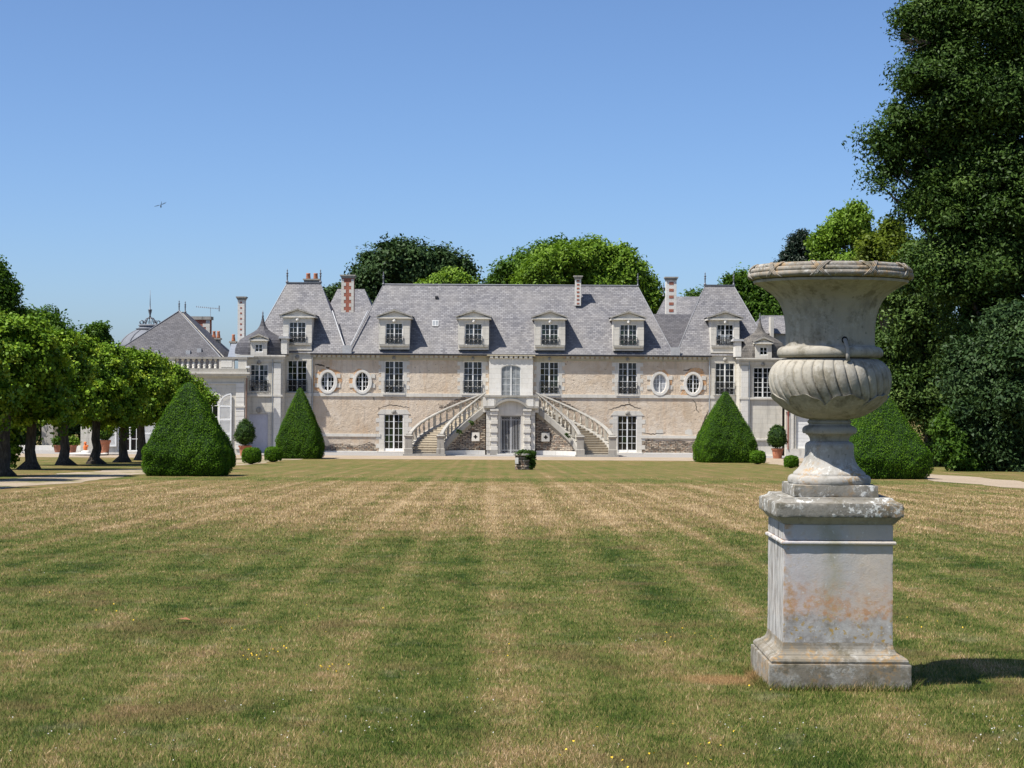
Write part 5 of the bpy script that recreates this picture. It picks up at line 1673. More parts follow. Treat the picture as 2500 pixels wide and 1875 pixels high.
# ---- clipped box balls
def ball(label, u, v, r_, seed, squash=.9):
    base = on_ground(u, v); base.y += r_
    base.x = (u-1250)*base.y/FPX; base.z = zfun(base.y)
    root = empty('yew_ball', base, label, 'shrub', 'small clipped yew balls')
    rng = np.random.default_rng(seed); n = 3600
    D = unit(rng.normal(size=(n,3)))
    D[:,2] = np.where(D[:,2] < -.6, -D[:,2], D[:,2])
    sq = (np.abs(D)**3.2).sum(1)**(-1/3.2)
    C = D*sq[:,None]*np.array([r_, r_, r_*squash])*.98+rng.normal(0,.02,(n,3)); C[:,2] += r_*squash*.95
    V = leaf_verts(C, unit(D+rng.normal(size=(n,3))*.55), .085, rng, .4)
    o = bpy.data.objects.new('foliage', fast_mesh('foliage', V, 4, np.repeat(np.clip(rng.normal(.45,.25,n),0,1),4), M['leaf_yew'])); COL.objects.link(o); o.parent = root
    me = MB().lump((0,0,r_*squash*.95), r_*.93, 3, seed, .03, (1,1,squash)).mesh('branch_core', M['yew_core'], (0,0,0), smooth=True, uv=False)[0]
    o = bpy.data.objects.new('branch_core', me); COL.objects.link(o); o.parent = root
ball('clipped yew ball nearest the potted shrub on the left', 615.5, 1134, .50, 11)
ball('clipped yew ball touching the tall narrow pyramid', 668.5, 1128.5, .50, 12)
ball('clipped yew ball peeping out behind the large left pyramid', 548, 1146, .50, 13)
ball('clipped yew ball beside the right-hand lawn pyramid', 1851, 1134, .46, 14)
ball('smallest clipped yew ball just left of the urn', 1933, 1143, .36, 15)

# ---- potted evergreens
def potted(label, u, v, pot_w, pot_h, cw, chh, Y, seed, mat='leaf_box'):
    p_ = at(u, v, Y); root = empty('potted_shrub', (p_.x, Y, 0), label, 'potted shrub', 'evergreens in terracotta pots')
    me = MB().lathe(0, 0, [(0,pot_w*.36),(.02,pot_w*.37),(pot_h*.82,pot_w*.47),(pot_h*.83,pot_w*.53),(pot_h,pot_w*.54),(pot_h,pot_w*.47),(pot_h-.08,pot_w*.45)], 24).mesh('pot', M['terracotta'], (0,0,0), uv=False)[0]
    o = bpy.data.objects.new('pot', me); COL.objects.link(o); o.parent = root
    st = MB().tube([(0,0,pot_h-.1),(.02,0,pot_h+.5)], .04, 6).mesh('stem', M['bark'], (0,0,0))[0]
    o = bpy.data.objects.new('stem', st); COL.objects.link(o); o.parent = root
    zc = pot_h+chh*.45
    me = crown_mesh('crown', [(0,0,zc,cw/2*.86,cw/2*.86,chh/2*.84),(0,0,zc-chh*.12,cw/2*.93,cw/2*.93,chh/2*.62),(0,0,zc+chh*.2,cw/2*.62,cw/2*.62,chh/2*.55)], 620, 11, .11, .085, mat, seed, up=.3, aspect=.6, rough=.05, shell=.3, fill=.3)
    o = bpy.data.objects.new('crown', me); COL.objects.link(o); o.parent = root
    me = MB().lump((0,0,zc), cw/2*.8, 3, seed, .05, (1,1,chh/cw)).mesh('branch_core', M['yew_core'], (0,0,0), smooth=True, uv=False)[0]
    o = bpy.data.objects.new('branch_core', me); COL.objects.link(o); o.parent = root
potted('egg-shaped evergreen in a terracotta pot by the lilac plank door', 598, 1109, .88, .72, 1.62, 2.02, 127.6, 31)
potted('egg-shaped evergreen in a terracotta pot in front of the low right wing', 1898, 1114, .82, .72, 1.55, 1.85, 128.2, 32)
potted('leafy shrub in a large orange pot seen between the lime trunks', 252, 1108, 1.0, 1.05, 1.5, 1.5, 127.4, 33, 'leaf_mid')

# ---- round stone planter with ivy on the axis of the lawn
pl = on_ground(1280, 1147); py = pl.y+.45
pz = zfun(py); px_ = (1280.5-1250)*py/FPX
well = empty('stone_planter', (px_, py, pz), 'round dry-stone planter overgrown with ivy in the middle of the lawn', 'planter')
rg_ = random.Random(21)
zz = 0.0; row = 0
while zz < .62:
    hgt = rg_.uniform(.045, .075); n = 15
    for k in range(n):
        a0 = 2*math.pi*(k+.5*(row % 2))/n+rg_.uniform(-.05,.05); a1 = a0+2*math.pi/n-.03
        r0, r1 = .30, .43+rg_.uniform(-.018,.015)
        mb = MB(); mb.prism_z([(r0*math.cos(a0),r0*math.sin(a0)),(r1*math.cos(a0),r1*math.sin(a0)),(r1*math.cos((a0+a1)/2)*1.01,r1*math.sin((a0+a1)/2)*1.01),(r1*math.cos(a1),r1*math.sin(a1)),(r0*math.cos(a1),r0*math.sin(a1))], zz, zz+hgt-.008)
        o = bpy.data.objects.new('stone', mb.mesh('stone', M['rubble'], (0,0,0))[0]); COL.objects.link(o); o.parent = well
    zz += hgt; row += 1
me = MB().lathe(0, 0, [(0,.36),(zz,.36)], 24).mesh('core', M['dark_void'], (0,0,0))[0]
o = bpy.data.objects.new('core', me); COL.objects.link(o); o.parent = well
me = MB().lathe(0, 0, [(zz,.47),(zz+.02,.52),(zz+.09,.52),(zz+.10,.47),(zz+.10,.2)], 24).mesh('rim', M['old_stone'], (0,0,0))[0]
o = bpy.data.objects.new('rim', me); COL.objects.link(o); o.parent = well
me = crown_mesh('ivy', [(.05,-.1,zz+.10,.46,.42,.16),(.25,-.25,zz-.05,.28,.26,.24),(.38,-.15,zz-.2,.16,.24,.34),(.33,-.28,.35,.12,.14,.28)], 300, 9, .09, .075, 'leaf_box', 77, aspect=.9, fill=.5)
o = bpy.data.objects.new('ivy', me); COL.objects.link(o); o.parent = well
me = MB().box(-.43, -.27, -.46, -.30, .30, .58).mesh('pale_slab', M['clean_stone'], (0,0,0))[0]
o = bpy.data.objects.new('pale_slab', me); COL.objects.link(o); o.parent = well

# ---- trees behind the house
tree('oak_tree', 'dark green oak crown rising behind the left half of the roof', [(960,645,58),(905,675,42),(1010,632,50),(1060,645,52),(1112,655,40),(1132,685,26),(930,725,60),(885,745,40),(890,700,32),(1040,710,70),(985,610,30),(1090,622,24)], 176, 'leaf_oak_dark', 201, 950, 34, 1.15, .36, group='trees behind the house', trunk=.6)
tree('shrubby_tree', 'small dark tree between the left pavilion and the brick chimney', [(805,712,22),(830,730,26),(790,722,12),(840,700,18)], 178, 'leaf_oak_dark', 202, 170, 26, .8, .34, group='trees behind the house', trunk=.2)
tree('young_tree', 'small bright green treetop in front of the dark oak', [(1092,688,38),(1052,700,28),(1132,696,32),(1160,706,18),(1110,672,20)], 166, 'leaf_bright', 203, 380, 32, .75, .30, group='trees behind the house', trunk=.3)
tree('plane_tree', 'wide bright green crown above the right half of the roof', [(1400,650,68),(1340,655,55),(1462,650,66),(1520,660,56),(1563,682,32),(1305,690,42),(1375,618,32),(1440,612,36),(1500,628,30),(1582,720,34),(1612,752,24),(1545,640,20)], 170, 'leaf_bright', 204, 1150, 34, 1.0, .33, group='trees behind the house', trunk=.6)
tree('oak_tree', 'darker green tree behind the left edge of the wide bright crown', [(1285,650,46),(1242,678,36),(1212,694,22),(1330,615,34),(1355,598,22),(1410,594,18)], 188, 'leaf_mid', 205, 480, 34, 1.1, .36, group='trees behind the house', trunk=.5)
# ---- left background
tree('ash_tree', 'tall dark tree at the left edge above the limes', [(-20,700,45),(-45,650,40),(5,745,40),(18,700,20),(0,655,16),(28,722,12)], 150, 'leaf_mid', 210, 420, 32, .9, .30, lower=16, group='trees beyond the limes', trunk=.4)
tree('round_tree', 'rounded green tree beyond the limes on the left', [(100,790,52),(60,778,40),(150,806,42),(112,756,22),(190,822,28),(85,752,16)], 156, 'leaf_mid', 211, 480, 34, .9, .30, lower=28, group='trees beyond the limes', trunk=.4)
tree('sapling_tree', 'small slender tree poking up behind the lime row', [(238,806,20),(246,790,13),(225,828,20),(220,792,10),(250,815,12)], 150, 'leaf_mid', 212, 130, 26, .6, .28, group='trees beyond the limes', trunk=.15)
tree('laurel_bush', 'dark laurel mass at the far left behind the first lime', [(0,1000,70),(50,1020,60),(-50,980,80),(20,930,70),(90,960,50)], 138, 'leaf_evergreen', 213, 1700, 12, .5, .30, category='bush', trunk=.2)
tree('garden_hedge', 'tall leafy hedge closing the view between the lime trunks', [(120,950,60),(180,930,60),(240,930,60),(300,920,55),(150,1000,50),(215,1000,50)], 158, 'leaf_oak_dark', 214, 1700, 12, .6, .34, category='hedge', trunk=.2)
# ---- right-hand side
tree('holm_oak', 'huge dark evergreen oak towering at the right edge of the picture',
     [(2310,50,100),(2430,0,140),(2330,215,118),(2238,188,46),(2222,300,72),(2150,335,40),(2172,395,36),(2150,440,18),(2330,380,125),(2460,220,140),(2470,420,140),(2262,485,56),(2390,560,125),(2500,610,120),(2330,655,100),(2440,770,125),(2215,500,18),(2255,20,48),(2225,25,24),(2500,60,110)],
     96, 'leaf_evergreen', 220, 2000, 74, 1.05, .225, trunk=.5, trunk_u=2440, depth=.9, fill=.06, aspect=.42, flat=.55)
tree('evergreen_tree', 'dark evergreen behind the urn below the huge oak', [(2265,640,70),(2230,740,75),(2300,830,85),(2200,850,70),(2260,950,80),(2350,950,90),(2190,960,55),(2300,1060,60)], 104, 'leaf_wood', 221, 1050, 46, .8, .22, trunk=.4, fill=.1, aspect=.5)
tree('evergreen_tree', 'dark tree at the right edge under the huge oak', [(2440,900,100),(2500,980,110),(2400,1020,80),(2460,1080,60),(2540,850,120),(2380,900,70),(2420,1100,40),(2480,1110,40)], 90, 'leaf_oak_dark', 222, 1050, 46, .8, .22, trunk=.45, fill=.1, aspect=.5)  # dark leaf colour stands in for the deep shade here
tree('laurel_bush', 'glossy light green bush at the foot of the dark trees', [(2325,1075,36),(2345,1100,34),(2312,1030,28),(2355,1118,26),(2318,1000,20),(2375,1125,20)], 89, 'leaf_mid', 223, 620, 12, .3, .20, category='bush', trunk=.1)
tree('maple_tree', 'yellow-green tree rising just right of the urn rim', [(2150,605,46),(2180,580,36),(2118,640,36),(2205,655,46),(2172,548,20),(2135,575,16)], 124, 'leaf_yellow', 224, 520, 34, .7, .26, trunk=.3, group='trees on the right')
tree('acacia_tree', 'light green feathery tree above the urn', [(2058,545,40),(2085,525,32),(2030,562,28),(2005,585,28),(2105,560,30),(2092,505,16),(2012,625,22),(2100,620,30),(2060,640,40)], 140, 'leaf_bright', 225, 520, 32, .65, .26, trunk=.25, group='trees on the right', droop=.5)
tree('pine_tree', 'dark blue-green conifer left of the feathery tree', [(1952,578,22),(1935,605,22),(1972,602,20),(1915,630,18),(1992,625,20),(1945,632,26),(1960,560,12),(1902,642,12),(1975,640,22)], 152, 'leaf_conifer', 226, 330, 32, .5, .26, trunk=.25, group='trees on the right', aspect=.3)
tree('ash_tree', 'leafy tree behind the right pavilion and tower', [(1805,700,36),(1832,688,40),(1872,725,56),(1842,768,56),(1905,790,60),(1792,680,20),(1868,668,26),(1900,700,40),(1700,722,20),(1725,715,16)], 158, 'leaf_mid', 227, 700, 34, .85, .30, trunk=.4, group='trees on the right')
tree('ash_tree', 'bright-topped tree filling the gap right of the urn neck', [(2190,720,60),(2150,790,60),(2230,820,70),(2130,880,60),(2170,950,70),(2260,900,60),(2120,990,60)], 128, 'leaf_wood', 228, 820, 34, .8, .28, trunk=.35, group='trees on the right')
tree('ash_tree', 'leafy tree in the gap behind the urn foot', [(1990,800,60),(2060,760,70),(2110,840,70),(2020,900,70),(2090,960,70),(2000,1000,60)], 150, 'leaf_wood', 229, 620, 28, 1.0, .36, trunk=.4, group='trees on the right')
# dead twigs against the sky
mb = MB(); rg_ = random.Random(8)
root_p = at(2272, 104, 95)
for k in range(7):
    e = at(2272-rg_.uniform(55,100), 104+rg_.uniform(-26,22), 95); m_ = root_p.lerp(e, .5)+Vector((0,0,rg_.uniform(-.12,.12)))
    mb.tube([root_p, m_, e], [.022,.014,.006], 4)
    e2 = m_+Vector((-rg_.uniform(.3,.7),0,rg_.uniform(-.3,.3))); mb.tube([m_, e2], [.012,.005], 4)
ho = bpy.data.objects['holm_oak']
mb.build('dead_twigs', M['bark'], ho)
# ferny tufts rooted in the stair wall
for (u_, v_, r_) in ((1150, 1031, .20), (1120, 1054, .27), (1385, 1062, .20)):
    q = at(u_, v_, 130.4)
    me = crown_mesh('foliage', [(0,0,0,r_*.7,r_*.3,r_*.5),(r_*.5,0,-r_*.5,r_*.4,r_*.3,r_*.5),(-r_*.4,0,r_*.3,r_*.3,r_*.3,r_*.3)], 26, 7, .09, .11, 'leaf_wood', int(u_), fill=1, core=0)
    o = bpy.data.objects.new('wall_fern', None); o.empty_display_size = .1; place(o, None, q)
    fo = bpy.data.objects.new('foliage', me); COL.objects.link(fo); fo.parent = o
    lab = {1150: 'green tuft growing high on the left stair wall', 1120: 'larger green tuft low on the left stair wall', 1385: 'green tuft growing on the right stair wall'}[u_]
    tag(o, lab, 'plant', 'tufts on the stair walls')

# ------------------------------------------------------------------ pedestal
UX, UY = 2.015, 11.43
ped = empty('stone_pedestal', (UX, UY, 3.31), 'square weathered stone pedestal spotted with orange lichen carrying the urn', 'pedestal')
from mathutils import noise as mnoise
def weather(o, size=.006, amp=.0012, ends=True):
    # worn, chipped arrises: subdivide the block and eat into its edges
    o.modifiers.clear(); me = o.data
    bm = bmesh.new(); bm.from_mesh(me)
    for _ in range(6):
        ed = [e for e in bm.edges if e.calc_length() > .02]
        if not ed or len(bm.verts) > 14000: break
        bmesh.ops.subdivide_edges(bm, edges=ed, cuts=1, use_grid_fill=True)
    xs_ = [v.co.x for v in bm.verts]; ys_ = [v.co.y for v in bm.verts]; zs_ = [v.co.z for v in bm.verts]
    hx_, hy_, z0_, z1_ = max(map(abs, xs_)), max(map(abs, ys_)), min(zs_), max(zs_)
    bm.normal_update()
    for v in bm.verts:
        p = v.co.copy(); q = p+o.location
        dx, dy, dz = hx_-abs(p.x), hy_-abs(p.y), min(p.z-z0_, z1_-p.z)
        if not ends: dz = 1.0
        d_ = sorted((dx, dy, dz))
        edge_d = d_[1]
        n_ = mnoise.noise(q*28)*.5+mnoise.noise(q*75)*.3
        v.co += v.normal*amp*mnoise.noise(q*14)
        if edge_d < size*1.6:
            cut = size*max(0, .35+n_)*(1-edge_d/(size*1.6))
            v.co += Vector((-math.copysign(cut, p.x) if dx < size*1.6 else 0, -math.copysign(cut, p.y) if dy < size*1.6 else 0, (0 if not ends else (cut if p.z-z0_ < size*1.6 else (-cut if z1_-p.z < size*1.6 else 0)))))
    bm.to_mesh(me); bm.free()
    for p_ in me.polygons: p_.use_smooth = True
    me.set_sharp_from_angle(angle=R(50))
def block(name, prof, mat, bev=.006, cuts=0):
    mb = MB(); mb.sqstack(UX, UY, prof)
    o_ = mb.build(name, M[mat], ped, bevel=bev)
    if name in ('base_block', 'die', 'cap_slab'): weather(o_, ends=name != 'die', size=.006 if name != 'die' else .005)
    return o_
block('base_block', [(3.28,.436),(3.40,.435),(3.484,.433)], 'base_stone', .010)
block('base_moulding', [(3.485,.418),(3.500,.421),(3.514,.414),(3.524,.400),(3.530,.388),(3.5301,.376),(3.536,.376),(3.542,.366),(3.552,.354),(3.566,.346),(3.585,.341),(3.604,.339)], 'base_stone', .003)
block('die', [(3.6045,.3385),(3.90,.3375),(4.205,.337)], 'die_stone', .008)
block('die_band', [(4.2055,.342),(4.2085,.350),(4.2145,.3545),(4.222,.3545),(4.229,.350),(4.2315,.342)], 'die_stone', .002)
block('frieze', [(4.232,.337),(4.332,.337)], 'die_stone', .006)
block('cap_moulding', [(4.3325,.342),(4.341,.343),(4.3415,.350),(4.352,.356),(4.364,.367),(4.374,.376),(4.3795,.378)], 'urn_stone', .002)
block('cap_slab', [(4.380,.391),(4.42,.392),(4.463,.391)], 'cap_stone', .008)
block('cap_weathering', [(4.4635,.386),(4.469,.366),(4.477,.349),(4.488,.338),(4.4945,.336)], 'cap_stone', .002)

# ------------------------------------------------------------------ urn
urn = empty('stone_urn', (UX, UY, 4.495), 'large weathered stone garden urn with wide rim and fluted bowl', 'urn')
KU = UY/FPX
def uz(v): return CAMZ-(v-942.17)*KU
mb = MB(); mb.sqstack(UX, UY, [(4.4952,.262),(4.5675,.261)]); up_ = mb.build('urn_plinth', M['cap_stone'], urn, bevel=.007); weather(up_)
def lathe_fn(prof, n, fr=None):
    """prof = [(v, R px)]; fr(theta, v) multiplies the radius"""
    mb = MB(); vs_, fs_ = [], []
    for v, r_ in prof:
        for k in range(n):
            a = 2*math.pi*k/n
            rr = r_*KU*(fr(a, v) if fr else 1)
            vs_.append((UX+rr*math.cos(a), UY+rr*math.sin(a), uz(v)))
    m = len(prof)
    for i in range(m-1):
        for k in range(n):
            j = (k+1) % n; fs_.append((i*n+k, i*n+j, (i+1)*n+j, (i+1)*n+k))
    fs_.append(tuple(range(n))); fs_.append(tuple((m-1)*n+k for k in range(n)))
    return mb.add(vs_, fs_)
def dense(prof, step=1.6):
    out = [prof[0]]
    for (v0, r0), (v1, r1) in zip(prof, prof[1:]):
        n = max(1, int(max(abs(v1-v0), abs(r1-r0))/step))
        for k in range(1, n+1): out.append((v0+(v1-v0)*k/n, r0+(r1-r0)*k/n))
    return out
def smooth_prof(prof, sub=4):
    out = []
    for i in range(len(prof)-1):
        p0, p1, p2, p3 = prof[max(0,i-1)], prof[i], prof[i+1], prof[min(len(prof)-1,i+2)]
        for k in range(sub):
            t_ = k/sub
            out.append(tuple(.5*((2*p1[d])+(-p0[d]+p2[d])*t_+(2*p0[d]-5*p1[d]+4*p2[d]-p3[d])*t_*t_+(-p0[d]+3*p1[d]-3*p2[d]+p3[d])*t_**3) for d in (0,1)))
    out.append(prof[-1]); return out
# rim: three reeds bound together
rim = []
for (v0, r0, rad, a0, a1) in ((656.5,181,7.5,100,-50),(665,190,7.2,55,-42),(675.5,191.8,7.6,45,-75)):
    for k in range(9):
        a = R(a0+(a1-a0)*k/8); rim.append((v0-rad*math.sin(a), r0+rad*math.cos(a)))
rim = [(652,150),(648.5,168)]+rim+[(685,186),(686.5,150)]
lathe_fn(rim, 128).build('rim', M['rim_stone'], urn, angle=50)
neck = [(686.7,187)]+[(689,187.2),(693,185.5),(694,181.5),(694.5,180)]+smooth_prof([(695.5,178.5),(704,163),(716,145),(729.5,130.5),(744.6,121),(768.7,112.3),(796,108.6),(826,107.4),(842,107.6)], 4)+[(846.5,109.5)]
lathe_fn(neck, 128).build('neck', M['urn_stone'], urn, angle=50)
lathe_fn([(846.6,112)]+smooth_prof([(847,116),(850,122),(855,126.3),(862,128),(869,126.3),(873,121)], 4)+[(874,118)], 128).build('collar_ring', M['urn_stone'], urn, angle=60)
bowl = smooth_prof([(876,113),(879,119),(885,128.5),(898,140),(913,146),(928,147.6),(943.5,146),(958.5,141.6),(970.6,135.6),(982.6,126.5),(994.7,114.5),(1006.7,96.4),(1017,75),(1023,54)], 6)
NG = 34
def gad(a, v):
    if v < 878: return 1
    f = (v-880)/110
    env = min(1, max(0, (v-879)/6))*min(1, max(0, (1005-v)/30))
    ph = (a*NG/(2*math.pi)+.25*f-1.5*f*f) % 1.0
    prof_ = math.sqrt(max(0, 1-(2*ph-1)**2))            # round rib
    crease = math.exp(-((ph-.02)/.045)**2)+math.exp(-((ph-.98)/.045)**2)
    return 1+env*(.030*(prof_-.75)-.034*crease)
lathe_fn(bowl, NG*14, gad).build('bowl', M['urn_stone'], urn, smooth=True)
# leaf calyx wrapped round the underside
NP = 8
def edge_v(a):
    ph = (a*NP/(2*math.pi)+.336) % 1.0
    s_ = abs(math.sin(math.pi*ph))**.55
    return 992-29*s_+2.0*math.sin(ph*6*math.pi)
def bowl_r(v):
    for (v0, r0), (v1, r1) in zip(bowl, bowl[1:]):
        if v0 <= v <= v1: return r0+(r1-r0)*(v-v0)/max(1e-6, v1-v0)
    return bowl[-1][1]
mb = MB(); vs_, fs_ = [], []
n = 256; rowsf = [0,.02,.05,.10,.2,.35,.55,.75,.9,1.0]
for side in (0, 1):
    for f in rowsf:
        for k in range(n):
            a = 2*math.pi*k/n; ev = edge_v(a); v = ev+(1021-ev)*f
            ph = (a*NP/(2*math.pi)+.336) % 1.0
            mid_ = abs(ph-.5)
            lip = 4.5*math.exp(-f*9)*(1-math.exp(-((ph)/.08)**2))*(1-math.exp(-((1-ph)/.08)**2))
            rr = bowl_r(v)+(1.6+lip+1.2*math.exp(-((mid_)/.05)**2) if side == 0 else -2.5)
            vs_.append((UX+rr*KU*math.cos(a), UY+rr*KU*math.sin(a), uz(v)))
m = len(rowsf)
for s_ in (0, 1):
    for i in range(m-1):
        for k in range(n):
            j = (k+1) % n; b0 = s_*m*n
            fs_.append((b0+i*n+k, b0+i*n+j, b0+(i+1)*n+j, b0+(i+1)*n+k))
for k in range(n):
    j = (k+1) % n; fs_.append((k, j, m*n+j, m*n+k))
mb.add(vs_, fs_); mb.build('leaf_calyx', M['urn_stone'], urn, smooth=True)
stem = [(1022,50),(1025,49.5),(1027,52),(1030,53.5),(1033,52.5),(1034,50.5),(1038,51)]
lathe_fn(stem, 96).build('stem_ring', M['urn_stone'], urn, angle=50)
knop = [(1038.2,52)]+smooth_prof([(1039,57),(1043,63),(1049,65.8),(1055,65.2),(1058,63.5)], 4)+[(1058.5,57.5),(1061,57),(1061.5,53.5)]+smooth_prof([(1062,53),(1067,49.5),(1072,47.5),(1076,47)], 3)
lathe_fn(knop, 96).build('knop', M['urn_stone'], urn, angle=45)
foot = smooth_prof([(1076.5,47),(1078.5,51),(1082,56.5),(1088,58.8),(1100,58.9),(1112,59.6),(1123,62.5),(1134,68),(1144,76),(1152,85),(1154,87)], 4)+[(1156,87.5),(1158,88)]
lathe_fn(foot, 96).build('foot', M['urn_foot_stone'], urn, angle=50)
lathe_fn([(1158.2,89)]+smooth_prof([(1159,93),(1163,98),(1170,100.3),(1177,99.5),(1181,97)], 4)+[(1184.8,93)], 96).build('foot_torus', M['urn_foot_stone'], urn, angle=60)
# ribbons crossed over the reeds of the rim
def rim_pt(a, s_):
    """point just outside the rim; s_ runs 0 (top) .. 1 (underside)"""
    path = [(648,170),(648.5,184),(653.5,190.5),(661,198),(670,199.6),(678,200),(683,196),(686,188)]
    q = s_*(len(path)-1); i = min(len(path)-2, int(q)); f = q-i
    v = path[i][0]+(path[i+1][0]-path[i][0])*f; r_ = path[i][1]+(path[i+1][1]-path[i][1])*f
    return Vector((UX+r_*KU*math.cos(a), UY+r_*KU*math.sin(a), uz(v)))
for k in range(10):
    a0 = R(-90-17+36*k)
    mb = MB()
    for sg in (-1, 1):
        for off in (-.018, 0, .018):
            pts = [rim_pt(a0+sg*(.11*(2*j/14-1))+off*1.2, .12+.80*j/14) for j in range(15)]
            mb.tube(pts, .0042, 5)
    mb.build('ribbon_binding', M['rim_stone'], urn, smooth=True)
# iron drain pipe stub
mb = MB(); a_ = R(-90+8.5)
def pp(r_, v): return Vector((UX+r_*KU*math.cos(a_), UY+r_*KU*math.sin(a_), uz(v)))
mb.tube([pp(100,831), pp(112,833), pp(121,842), pp(128,852), pp(131,866), pp(133,882)], [.0125]*6, 10)
mb.build('drain_pipe', M['lead_pipe'], urn, smooth=True)
mb = MB(); q = pp(107.6, 832); mb.lump((q.x, q.y, q.z), .020, 2, 4, .05, (1.0,.35,1.1)); mb.build('drain_hole_dark', M['dark_void'], urn, smooth=True)  # solid near-black lump, painted shade in place of a real hole

# ------------------------------------------------------------------ lawn details
def specks(name, label, cat, pts, size, mat, seed):
    rng = np.random.default_rng(seed); C = []
    for (u, v, su, sv, k) in pts:
        for _ in range(k):
            q = on_ground(u+rng.normal()*su, v+rng.normal()*sv); C.append((q.x, q.y, q.z+rng.uniform(.02,.038)))
    C = np.array(C); n = len(C)
    N = unit(rng.normal(size=(n,3))*.5+np.array([0,-.2,1]))
    sz = size*np.clip(C[:,1:2]/14, 1, 2.2)
    A = unit(np.cross(N, rng.normal(size=(n,3)))); Bv = np.cross(N, A)
    V = np.empty((n,6,3))
    for j in range(6):
        t_ = j*math.pi/3; V[:,j] = C+(A*math.cos(t_)+Bv*math.sin(t_))*sz*(.55 if j % 2 else .42)*rng.uniform(.7,1.3,(n,1))
    o = bpy.data.objects.new(name, fast_mesh(name, V.reshape(-1,3), 6, np.repeat(rng.random(n),6), M[mat])); place(o, None, (0,0,0))
    tag(o, label, cat, kind='stuff')
m_simple('petal_yellow', (.72,.46,.03), .6); m_simple('petal_white', (.46,.46,.42), .7)
specks('hawkbit_flowers', 'tiny yellow wild flowers scattered in the lawn', 'flowers', [(640,1610,40,10,14),(800,1640,25,10,8),(700,1570,90,22,10),(1230,1600,25,12,5),(1880,1665,30,12,9),(600,1545,40,12,6),(1650,1550,60,16,12),(2270,1530,60,20,8),(60,1600,40,14,6),(870,1500,50,14,5),(300,1480,160,25,10),(1450,1820,200,40,10),(1700,1850,120,20,8)], .012, 'petal_yellow', 4)
specks('clover_flowers', 'tiny white clover heads and bleached bits in the lawn', 'flowers', [(1900,1775,110,14,22),(2440,1800,50,35,36),(2220,1780,60,20,12),(1000,1720,220,60,22),(160,1800,120,40,16),(40,1395,60,6,14),(1540,1570,60,8,10),(1700,1830,160,30,22),(600,1780,200,60,25),(1160,1680,120,40,16),(900,1790,90,24,14)], .008, 'petal_white', 5)
q = on_ground(443, 1521)
mb = MB(); mb.add([(q.x-.07,q.y,q.z+.026),(q.x-.015,q.y-.035,q.z+.038),(q.x+.08,q.y-.01,q.z+.028),(q.x+.03,q.y+.045,q.z+.042),(q.x-.03,q.y+.04,q.z+.030)], [(0,1,3,4),(1,2,3)])
o = mb.build('dry_leaf', M['dead_leaf'], recalc=False); tag(o, 'curled reddish-brown dead leaf lying on the left lawn', 'leaf')

# low round basin, clay figure and pot on the court behind the limes
q = at(207, 1101, 126.2)
fb = empty('round_basin', (q.x, 126.6, 0), 'low round white stone basin seen between the lime trunks', 'basin')
me = MB().lathe(0, 0, [(0,1.45),(.14,1.5),(.16,1.2),(.10,1.15)], 32).mesh('kerb', M['clean_stone'], (0,0,0))[0]
o = bpy.data.objects.new('kerb', me); COL.objects.link(o); o.parent = fb; o.location = (0,0,.006)
me = MB().lathe(0, 0, [(.12,.35),(.30,.30),(.34,.12)], 16).mesh('pedestal', M['clean_stone'], (0,0,0))[0]
o = bpy.data.objects.new('pedestal', me); COL.objects.link(o); o.parent = fb
mb = MB(); mb.lathe(q.x-.05, 126.6, [(.34,.10),(.45,.14),(.60,.16),(.72,.10),(.80,.05)], 10)
mb.lump((q.x-.05, 126.55, .86), .10, 2, 3, .2); mb.lump((q.x+.1, 126.5, .66), .08, 2, 4, .2)
o = mb.build('clay_ornament', M['orange_clay'], smooth=True); tag(o, 'small orange clay ornament standing on the round basin', 'ornament')
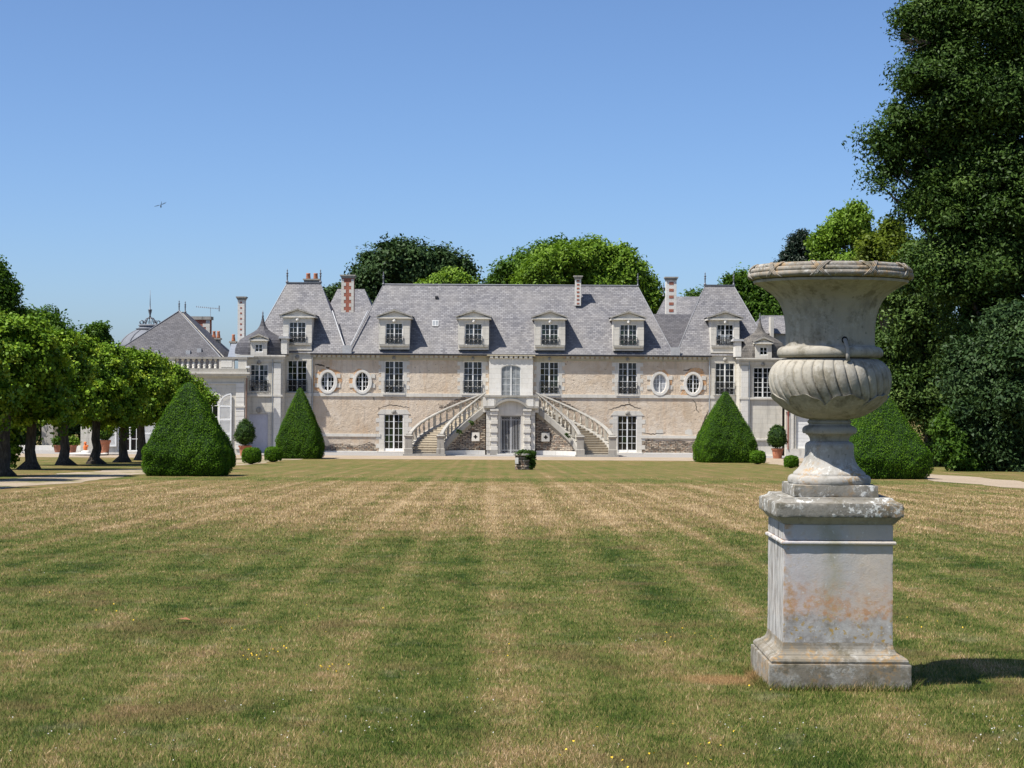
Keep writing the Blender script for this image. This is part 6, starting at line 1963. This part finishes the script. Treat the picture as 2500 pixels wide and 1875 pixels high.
def small_pot(u_, v_, Y_, r_, label, leaf):
    q = at(u_, v_, Y_); rt = empty('flower_pot', (q.x, Y_, 0), label, 'flower pot', 'flower pots on the court')
    me = MB().lathe(0, 0, [(0,r_*.7),(r_*1.5,r_),(r_*1.52,r_*1.1),(r_*1.8,r_*1.1)], 16).mesh('pot', M['terracotta'], (0,0,0))[0]
    o = bpy.data.objects.new('pot', me); COL.objects.link(o); o.parent = rt
    me = crown_mesh('foliage', [(0,0,r_*2.6,r_*1.5,r_*1.5,r_*1.2)], 60, 9, .14, .13, leaf, int(u_), fill=1)
    o = bpy.data.objects.new('foliage', me); COL.objects.link(o); o.parent = rt
small_pot(141, 1090, 131.5, .30, 'clay pot with green plant just left of the third lime trunk', 'leaf_mid')
small_pot(177, 1092, 130.6, .32, 'clay pot with pale green plant right of the third lime trunk', 'leaf_bright')
mb = MB(); q = at(110, 1085, 134.5); mb.box(q.x-3.2, q.x+6.2, 134.5, 134.9, 0, .38)
o = mb.build('garden_wall', M['clean_stone']); tag(o, 'low pale garden wall behind the lime trunks', 'wall')
# white cottage wall glimpsed between the trunks
q = at(118, 1060, 136.5)
mb = MB(); mb.box(q.x-.5, q.x+.35, 136.5, 138, 0, 2.0); o = mb.build('garden_shed', M['old_stone']); tag(o, 'pale shed wall glimpsed between second and third lime trunks', 'shed')

# ------------------------------------------------------------------ dragonfly in the air
m_glass('wing_film', (.10,.13,.17), .3)
DF = 9.0
q0 = at(392, 491, DF); q1 = at(393, 507, DF)
fly = empty('dragonfly', q0, 'dark dragonfly hovering against the blue sky on the left', 'dragonfly')
k = DF/FPX
mb = MB(); B0 = at(394.5, 492, DF); B1 = at(393, 500, DF); B2 = at(393, 507, DF)
mb.tube([B0, at(394,496,DF), B1], [.4*k,.6*k,.7*k], 8); mb.tube([B1, at(392.8,503,DF), B2], [.9*k,1.6*k,1.0*k], 8)
mb.build('body', M['gutter'], fly, smooth=True)
t = NT('wing_membrane'); t.color((.12,.16,.22)); t.rough(.3); t.b.inputs['Alpha'].default_value = .45; M['wing_membrane'] = t.m
for (e, w_) in (((377,503.5),1.2),((376.5,504.6),1.0),((406,493.5),1.4),((405,496),1.2)):
    E = at(*e, DF); d_ = (E-B1); nrm = Vector((-d_.z,0,d_.x)).normalized()*w_*k*.8
    mb = MB(); mb.add([B1, B1.lerp(E,.4)+nrm, E+nrm*.6, E-nrm*.3, B1.lerp(E,.4)-nrm], [(0,1,2,3,4)])
    V2 = [(v[0], v[1]+.002, v[2]) for v in mb.v]; mb.add(V2, [(4,3,2,1,0)])
    mb.build('wing', M['wing_membrane'], fly, recalc=False)
